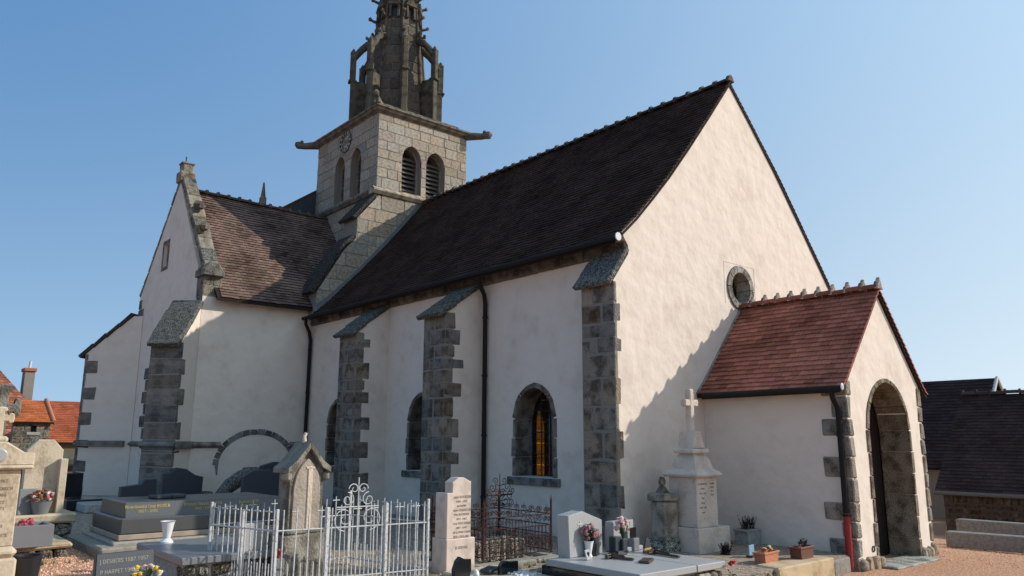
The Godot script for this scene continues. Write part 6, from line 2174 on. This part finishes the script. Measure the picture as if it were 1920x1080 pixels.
func ground() -> void:
	var g := Geo.new()
	var xs := [-300.0, 6.0, 12.0, 14.0, 16.0, 18.0, 20.0, 22.0, 25.0, 32.0, 400.0]
	for i in xs.size() - 1:
		var a: float = xs[i]; var b: float = xs[i + 1]
		g.quad(Vector3(a, ground_level(a), 300), Vector3(b, ground_level(b), 300), Vector3(b, ground_level(b), -400), Vector3(a, ground_level(a), -400))
	structure(g, "ground", M.gravel)
	# graveyard terrace: earth bed with gravel paths laid on it
	g = Geo.new()
	var edge := PackedVector2Array([Vector2(-60, 60), Vector2(6.6, 60), Vector2(6.6, -6.2), Vector2(12.40, -6.2), Vector2(12.40, -8.8), Vector2(10.4, -8.8), Vector2(10.4, -90), Vector2(-60, -90)])
	g.slab(edge, Transform3D(Basis(Vector3(1, 0, 0), Vector3(0, 0, 1), Vector3(0, -1, 0)), Vector3.ZERO), -YARD, 0.05)
	structure(g, "terrace_ground", M.earth)
	g = Geo.new()
	g.slab(PackedVector2Array([Vector2(-30, 40), Vector2(3.4, 40), Vector2(3.4, -12.2), Vector2(3.9, -13.6), Vector2(3.4, -14.6), Vector2(3.2, -40), Vector2(-30, -40)]), Transform3D(Basis(Vector3(1, 0, 0), Vector3(0, 0, 1), Vector3(0, -1, 0)), Vector3.ZERO), -YARD - 0.006, -YARD + 0.02)
	structure(g, "gravel_path", M.gravel)
	# loose stones on it
	var mm := MultiMesh.new()
	mm.transform_format = MultiMesh.TRANSFORM_3D
	mm.use_colors = true
	var b := Geo.new()
	b.blob(Vector3.ZERO, Vector3(0.014, 0.009, 0.012), 7, 0.25, 3, 6)
	mm.mesh = b.mesh()
	var count := 9000
	mm.instance_count = count
	for i in count:
		var p: Vector3
		if i < 5200:
			p = Vector3(rng.randf_range(1.2, 4.2), YARD + 0.010, rng.randf_range(-14.5, -8.5))
		elif i < 7400:
			p = Vector3(rng.randf_range(14.6, 19.5), 0.004, rng.randf_range(-9.0, -3.5))
			p.y += ground_level(p.x)
		else:
			p = Vector3(rng.randf_range(4.2, 10.2), YARD + 0.004, rng.randf_range(-15.0, -6.4))
		mm.set_instance_transform(i, Transform3D(Basis(Vector3.UP, rng.randf() * TAU).scaled(Vector3.ONE * rng.randf_range(0.5, 1.5)), p))
		mm.set_instance_color(i, shade(Color(0.78, 0.45, 0.29), 0.22))
	var o := MultiMeshInstance3D.new()
	o.name = "loose_gravel"
	o.multimesh = mm
	o.material_override = M.petal
	o.set_meta("kind", "stuff")
	o.set_meta("label", "loose reddish gravel strewn over paths and forecourt")
	o.set_meta("category", "gravel")
	add_child(o, true)
	# kerb wall that holds the terrace before the porch
	var k0 := at_y(1362, 1060, YARD); var k1 := at_y(1458, 1068, YARD); var k2 := at_y(1556, 1047, YARD)
	var t := thing("kerb_wall", "low tan stone kerb wall holding the terrace between ledger tomb and porch", "kerb", Vector3(0, 0, 0))
	block(t, "coping_block", Vector3(k1.x, -0.05, -6.5), Vector3(k2.x, YARD + 0.02, -6.12), M.limestone, 0.02, Color(0.95, 0.88, 0.75), 0.01)
	block(t, "corner_block", Vector3(k2.x + 0.015, -0.05, -6.5), Vector3(12.25, YARD - 0.02, -6.14), M.concrete, 0.02, Color(0.7, 0.66, 0.6), 0.01)
	var x := 8.95
	while x < k1.x - 0.05:
		var w := rng.randf_range(0.14, 0.26)
		block(t, "rubble_stone", Vector3(x, -0.04, -6.5), Vector3(minf(x + w, k1.x) - 0.014, YARD - 0.02 + rng.randf_range(-0.03, 0.01), -6.14 + rng.randf_range(-0.02, 0.02)), M.rubble, 0.03, shade(Color(0.42, 0.37, 0.29), 0.22), 0.015)
		x += w

# a tiled roof slope between four corners (eave a-b, ridge d-c)
func slope(parent: Node, called: String, a: Vector3, b: Vector3, c: Vector3, d: Vector3, tile: Vector2, tint: Color, m: Material, spread := 0.22) -> void:
	var g := Geo.new()
	var n := (b - a).cross(d - a).normalized()
	if n.y < 0:
		n = -n
	var len_e := a.distance_to(b)
	var L := ((d + c) / 2 - (a + b) / 2).length()
	var at := func(u: float, s: float) -> Vector3:
		var k := s / L; var e := u / len_e
		return a.lerp(b, e).lerp(d.lerp(c, e), k)
	var nor := func(_u: float, _s: float) -> Vector3:
		return n
	tiles(g, 0.0, len_e, L, at, nor, tile, tint, spread, 0.4)
	var f := part(g, called, m, parent)
	f.set_meta("kind", "stuff")
	g = Geo.new()
	g.quad(a, b, c, d)
	g.quad(a - n * 0.08, d - n * 0.08, c - n * 0.08, b - n * 0.08)
	g.quad(a - n * 0.08, b - n * 0.08, b, a)
	g.quad(b - n * 0.08, c - n * 0.08, c, b)
	g.quad(d - n * 0.08, a - n * 0.08, a, d)
	part(g, "roof_deck", M.wood_dark, parent)

func houses() -> void:
	var t: Node3D
	var g: Geo
	# farmhouse with the big mottled roof and chimney
	t = thing("farmhouse", "farmhouse with big mottled red tiled roof and tall chimney, beyond the graves", "house")
	var e0 := at_z(70, 747, -50); var r0 := at_z(-2, 680, -53)
	slope(t, "tile_field", Vector3(-4, 1.9, -47.5), Vector3(e0.x + 1.0, 1.9, -47.5), Vector3(r0.x - 1.2, r0.y + 1.2, -54), Vector3(-4, r0.y + 1.2, -54), Vector2(0.25, 0.22), Color(0.34, 0.13, 0.08), M.new_tile, 0.5)
	block(t, "wall", Vector3(-4, -0.5, -60), Vector3(e0.x + 0.6, 1.9, -47.9), M.mortar, 0.0)
	var c0 := at_z(46, 690, -51.5); var c1 := at_z(66, 690, -51.5)
	block(t, "chimney", Vector3(c0.x, 2.0, -52), Vector3(c1.x, c0.y - 0.2, -51.2), M.mortar, 0.02)
	block(t, "chimney_cap", Vector3(c0.x - 0.06, c0.y - 0.2, -52.1), Vector3(c1.x + 0.06, c0.y, -51.1), M.terracotta, 0.03, Color(0.8, 0.8, 0.8))
	g = Geo.new()
	g.tube([Vector3((c0.x + c1.x) / 2, c0.y, -51.6), Vector3((c0.x + c1.x) / 2 + 0.03, c0.y + 0.42, -51.6)], 0.07, -1, 8)
	part(g, "chimney_pot", M.zinc, t)
	# lean-to with bright tiles and rubble wall
	var a := at_z(20, 791, -43); var b := at_z(101, 795, -43); var d := at_z(33, 750, -45.5); var c := at_z(96, 750, -45.5)
	t = thing("lean_to", "rubble outbuilding with bright orange tiled roof and one small dark window", "shed")
	slope(t, "tile_field", Vector3(a.x, a.y, -43), Vector3(b.x, a.y, -43), Vector3(b.x, d.y, -45.5), Vector3(a.x, d.y, -45.5), Vector2(0.30, 0.20), Color(0.52, 0.16, 0.06), M.new_tile, 0.2)
	g = Geo.new()
	var win := rect(at_z(58, 800, -43.2).x, at_z(60, 810, -43.2).y, at_z(69, 800, -43.2).x, at_z(60, 798, -43.2).y)
	wall(g, rect(a.x + 0.15, -0.5, b.x - 0.1, a.y), [win], frame(Vector3(0, 0, -43.2), Vector3(1, 0, 0)), 0.4)
	part(g, "wall", M.mortar, t)
	masonry(t, "stone", frame(Vector3(0, 0, -43.2), Vector3(1, 0, 0)), rect(a.x + 0.15, 0.6, b.x - 0.1, a.y - 0.02), [win], Vector2(0.24, 0.34), Vector2(0.3, 0.6), 0.02, M.rubble, Color(0.27, 0.225, 0.17), 0.25, 0.03)
	g = Geo.new()
	g.slab(win, frame(Vector3(0, 0, -43.2), Vector3(1, 0, 0)), -0.3, -0.28)
	part(g, "window_dark", M.black_plastic, t)
	g = Geo.new()
	g.slab(rect(win[0].x - 0.15, win[0].y - 0.13, win[1].x + 0.15, win[0].y), frame(Vector3(0, 0, -43.2), Vector3(1, 0, 0)), -0.2, 0.06)
	part(g, "window_sill", M.concrete, t)
	block(t, "side_wall", Vector3(b.x - 0.5, -0.5, -47.5), Vector3(b.x - 0.1, a.y, -43.62), M.mortar, 0.0)
	block(t, "verge_board", Vector3(b.x - 0.02, a.y - 0.12, -43.0), Vector3(b.x + 0.06, a.y - 0.0, -42.9), M.timber_grey, 0.01)
	g = Geo.new()
	g.tube([Vector3(b.x, a.y + 0.03, -43.0), Vector3(b.x, d.y + 0.06, -45.55)], 0.10, -1, 8)
	part(g, "verge_tile", M.terracotta, t)
	# long low barn with orange roof
	var p := at_z(98, 830, -47); var q := at_z(175, 832, -47); var h := at_z(98, 752, -51)
	t = thing("orange_barn", "long barn with plain orange tiled roof and dark wall, beyond the transept", "barn")
	slope(t, "tile_field", Vector3(p.x - 1.5, p.y, -47), Vector3(q.x + 2.0, p.y, -47), Vector3(q.x + 2.0, h.y, -51), Vector3(p.x - 1.5, h.y, -51), Vector2(0.25, 0.2), Color(0.42, 0.12, 0.06), M.new_tile, 0.15)
	block(t, "wall", Vector3(p.x - 1.4, -0.6, -51), Vector3(q.x + 1.9, p.y, -47.3), M.mortar, 0.0, Color(0.6, 0.56, 0.5))
	# pale stone wall end below
	t = thing("boundary_wall", "low pale boulder wall before the orange barn", "wall", Vector3(0, 0, -38))
	var w0 := at_z(108, 850, -38)
	for k in 9:
		block(t, "boulder", Vector3(w0.x - 0.6 + k * 0.62, 0.8, -0.3), Vector3(w0.x - 0.02 + k * 0.62, 1.35 + rng.randf_range(-0.1, 0.1), 0.3), M.limestone, 0.14, shade(Color(0.75, 0.72, 0.66), 0.15), 0.05)
	block(t, "wall_body", Vector3(w0.x - 2, -0.2, -0.25), Vector3(w0.x + 5, 0.85, 0.25), M.mortar, 0.0, Color(0.4, 0.38, 0.35))

func barns() -> void:
	# low barn close behind the forecourt
	var xe := 25.0
	var p := at_x(1752, 922, xe)
	var z0 := p.z; var z1 := 3.0
	var ridge_p := at_x(1835, 741, xe + 3.0)
	var t := thing("low_barn", "low stone barn with wide dark brown tiled roof beyond the forecourt", "barn")
	slope(t, "tile_field", Vector3(xe, p.y, z1), Vector3(xe, p.y, z0), Vector3(xe + 3, ridge_p.y, z0), Vector3(xe + 3, ridge_p.y, z1), Vector2(0.2, 0.14), Color(0.062, 0.044, 0.040), M.old_tile, 0.16)
	slope(t, "tile_field", Vector3(xe + 6, p.y, z1), Vector3(xe + 6, p.y, z0), Vector3(xe + 3, ridge_p.y, z0), Vector3(xe + 3, ridge_p.y, z1), Vector2(0.3, 0.3), Color(0.08, 0.055, 0.05), M.old_tile, 0.3)
	var g := Geo.new()
	var f := frame(Vector3(xe + 0.25, 0, 0), Vector3(0, 0, 1))
	g.tint = Color(0.42, 0.36, 0.32)
	g.slab(rect(z0 + 0.15, -1.2, z1, p.y - 0.05), f, -0.4, 0.0)
	part(g, "wall", M.mortar, t)
	masonry(t, "stone", f, rect(z0 + 0.15, -0.9, -5.2, p.y - 0.05), [], Vector2(0.12, 0.26), Vector2(0.14, 0.42), 0.03, M.rubble, Color(0.15, 0.115, 0.095), 0.35, 0.05)
	g = Geo.new()
	g.slab(PackedVector2Array([Vector2(xe + 0.3, -1.2), Vector2(xe + 5.7, -1.2), Vector2(xe + 5.7, p.y), Vector2(xe + 3, ridge_p.y - 0.1), Vector2(xe + 0.3, p.y)]), frame(Vector3(0, 0, z0 + 0.15), Vector3(1, 0, 0)), 0.0, 0.3)
	part(g, "gable_wall", M.mortar, t)
	g = Geo.new()
	g.tube([Vector3(xe - 0.05, p.y - 0.02, z0), Vector3(xe - 0.05, p.y - 0.04, z1)], 0.06, -1, 8)
	part(g, "gutter", M.timber_grey, t)
	ridge(t, Vector3(xe + 3, ridge_p.y + 0.04, z0), Vector3(xe + 3, ridge_p.y + 0.04, -2.0), 0.4, Color(0.09, 0.065, 0.055), M.old_tile, false)
	# higher barn behind it
	var re := at_x(1868, 709, 33.0); var rl := at_x(1733, 714, 33.0)
	var ye := at_x(1745, 878, 30.0).y
	t = thing("high_barn", "higher barn with dark roof and pale verge boards behind the low barn", "barn")
	var zf := re.z
	slope(t, "tile_field", Vector3(30, ye, zf), Vector3(30, ye, rl.z - 6.0), Vector3(33, re.y, rl.z - 6.0), Vector3(33, re.y, zf), Vector2(0.22, 0.16), Color(0.055, 0.040, 0.038), M.old_tile, 0.16)
	slope(t, "tile_field", Vector3(36, ye, zf), Vector3(36, ye, rl.z - 6.0), Vector3(33, re.y, rl.z - 6.0), Vector3(33, re.y, zf), Vector2(0.35, 0.35), Color(0.08, 0.055, 0.05), M.old_tile, 0.3)
	g = Geo.new()
	g.slab(PackedVector2Array([Vector2(30.3, -1.2), Vector2(35.7, -1.2), Vector2(35.7, ye), Vector2(33, re.y - 0.12), Vector2(30.3, ye)]), frame(Vector3(0, 0, zf - 0.12), Vector3(1, 0, 0)), -0.3, 0.0)
	part(g, "gable_wall", M.mortar, t)
	masonry(t, "stone", frame(Vector3(0, 0, zf - 0.12), Vector3(1, 0, 0)), PackedVector2Array([Vector2(32.0, re.y - 1.3), Vector2(35.0, re.y - 2.2), Vector2(35.0, re.y - 2.1), Vector2(33, re.y - 0.15)]), [], Vector2(0.2, 0.3), Vector2(0.25, 0.5), 0.02, M.rubble, Color(0.26, 0.22, 0.18), 0.25, 0.03)
	for s in [[30.0, 33.0], [36.0, 33.0]]:
		g = Geo.new()
		g.tube([Vector3(s[0], ye + 0.02, zf + 0.02), Vector3(s[1], re.y + 0.03, zf + 0.02)], 0.07, -1, 4)
		part(g, "verge_board", M.white_letter, t)
	block(t, "wall", Vector3(30.25, -1.2, rl.z - 6), Vector3(30.6, ye - 0.05, zf - 0.45), M.mortar, 0.0)
	# concrete beams lying on the forecourt
	for k in [[1778, 1020, 1935, 1033, 0.30, "long concrete beam lying on the forecourt gravel, nearer of the pair"], [1800, 1006, 1935, 1018, 0.42, "long concrete beam lying behind the other, set a little higher"]]:
		var a := at_y(k[0], k[1], -0.06); var b := at_y(k[2], k[3], -0.06)
		var u := (b - a)
		u.y = 0
		t = thing("concrete_beam", k[5], "beam", Vector3(a.x, -0.10, a.z))
		g = Geo.new()
		var dir := u.normalized()
		g.chamfer(dir * 1.6 + Vector3(0, k[4] / 2, 0), Vector3(3.2, k[4], 0.3), 0.015, Basis(dir, Vector3.UP, dir.cross(Vector3.UP)), 0.004, rng)
		part(g, "beam_body", M.old_concrete, t)


# dry grass and weeds that have come up along kerbs and tomb edges
func weeds() -> void:
	var g := Geo.new()
	var lines := [[Vector3(6.8, YARD, -8.55), Vector3(8.6, YARD, -8.50), 30], [Vector3(7.0, YARD, -7.9), Vector3(9.4, YARD, -8.2), 34], [Vector3(3.2, YARD, -12.6), Vector3(4.4, YARD, -12.4), 18], [Vector3(2.2, YARD, -13.0), Vector3(3.0, YARD, -12.9), 14], [Vector3(10.2, YARD, -9.5), Vector3(10.2, YARD, -12.6), 26], [Vector3(15.35, 0, -6.1), Vector3(15.5, 0, -8.6), 16], [Vector3(3.9, YARD, -8.85), Vector3(6.2, YARD, -8.55), 26], [Vector3(9.2, YARD, -6.9), Vector3(10.0, YARD, -7.6), 10]]
	for l in lines:
		for i in l[2]:
			var p: Vector3 = l[0].lerp(l[1], rng.randf()) + Vector3(rng.randf_range(-0.12, 0.12), 0, rng.randf_range(-0.12, 0.12))
			var dry := rng.randf() < 0.55
			for k in 14:
				g.tint = shade(Color(0.30, 0.25, 0.12) if dry else Color(0.08, 0.12, 0.035), 0.35)
				var a := rng.randf() * TAU
				var d := Vector3(cos(a) * 0.6, 1.0, sin(a) * 0.6).normalized() * rng.randf_range(0.03, 0.11)
				var s := Vector3(-sin(a), 0, cos(a)) * 0.005
				var q := p + Vector3(rng.randf_range(-0.03, 0.03), -0.005, rng.randf_range(-0.03, 0.03))
				g.tri(q - s, q + s, q + d)
	var o := part(g, "weed_tufts", M.leaf, self)
	o.set_meta("kind", "stuff")
	o.set_meta("label", "dry grass and weed tufts along kerbs and tomb edges")
	o.set_meta("category", "weeds")


# ---------------------------------------------------------------- sky
func sky_image(sun: Vector3) -> Image:
	var w := 512; var h := 256
	var im := Image.create(w, h, false, Image.FORMAT_RGBF)
	for j in h:
		var el := PI * (0.5 - (j + 0.5) / h)
		var s := clampf(sin(maxf(el, 0.0)), 0.0, 1.0)
		for i in w:
			var az := TAU * (i + 0.5) / w
			var d := Vector3(sin(az) * cos(el), sin(el), -cos(az) * cos(el))
			var k := (1.0 + d.dot(sun)) * 0.5
			k = k * k * k
			var f := 1.0 - pow(1.0 - s, 3.2)
			var away := Vector3(0.40, 0.62, 0.83).lerp(Vector3(0.04, 0.19, 0.48), f)
			var near := Vector3(1.12, 1.18, 1.13).lerp(Vector3(0.57, 0.82, 1.06), f)
			var c := away.lerp(near, clampf(k * 1.15, 0.0, 1.3))
			if el < 0.0:
				c = c.lerp(Vector3(0.22, 0.18, 0.15), clampf(-el * 12.0, 0.0, 1.0))
			im.set_pixel(i, j, Color(c.x, c.y, c.z))
	return im


func _ready() -> void:
	rng.seed = 11
	noise.seed = 5
	noise.frequency = 0.08
	noise.fractal_octaves = 3
	# camera
	cam = Camera3D.new()
	cam.name = "camera"
	cam.position = EYE
	cam.rotation_order = EULER_ORDER_YXZ
	cam.rotation_degrees = Vector3(11.182, -40.581, 0.219)
	cam.fov = 41.0
	cam.near = 0.1
	cam.far = 900.0
	add_child(cam)
	# sky, exposure
	var to_sun := Vector3(3.5, 2.52, 2.78).normalized()
	var we := WorldEnvironment.new()
	we.name = "world"
	var env := Environment.new()
	env.background_mode = Environment.BG_SKY
	var sky := Sky.new()
	var pan := PanoramaSkyMaterial.new()
	pan.panorama = ImageTexture.create_from_image(sky_image(to_sun))
	sky.sky_material = pan
	env.sky = sky
	env.tonemap_mode = Environment.TONE_MAPPER_LINEAR
	env.tonemap_exposure = 1.0
	env.sdfgi_enabled = true
	env.ssao_enabled = true
	env.ssil_enabled = true
	we.environment = env
	add_child(we)
	# sun: low in the afternoon, from the right
	var sun := DirectionalLight3D.new()
	sun.name = "sun"
	sun.light_energy = 1.25
	sun.light_color = Color(1.0, 0.975, 0.94)
	sun.light_angular_distance = 0.5
	sun.shadow_enabled = true
	add_child(sun)
	sun.look_at_from_position(to_sun * 50.0, Vector3.ZERO, Vector3.UP)
	materials()
	ground()
	build_church()
	houses()
	barns()
	graves_left()
	graves_wall()
	white_fence()
	graves_middle()
	graves_right()
	weeds()
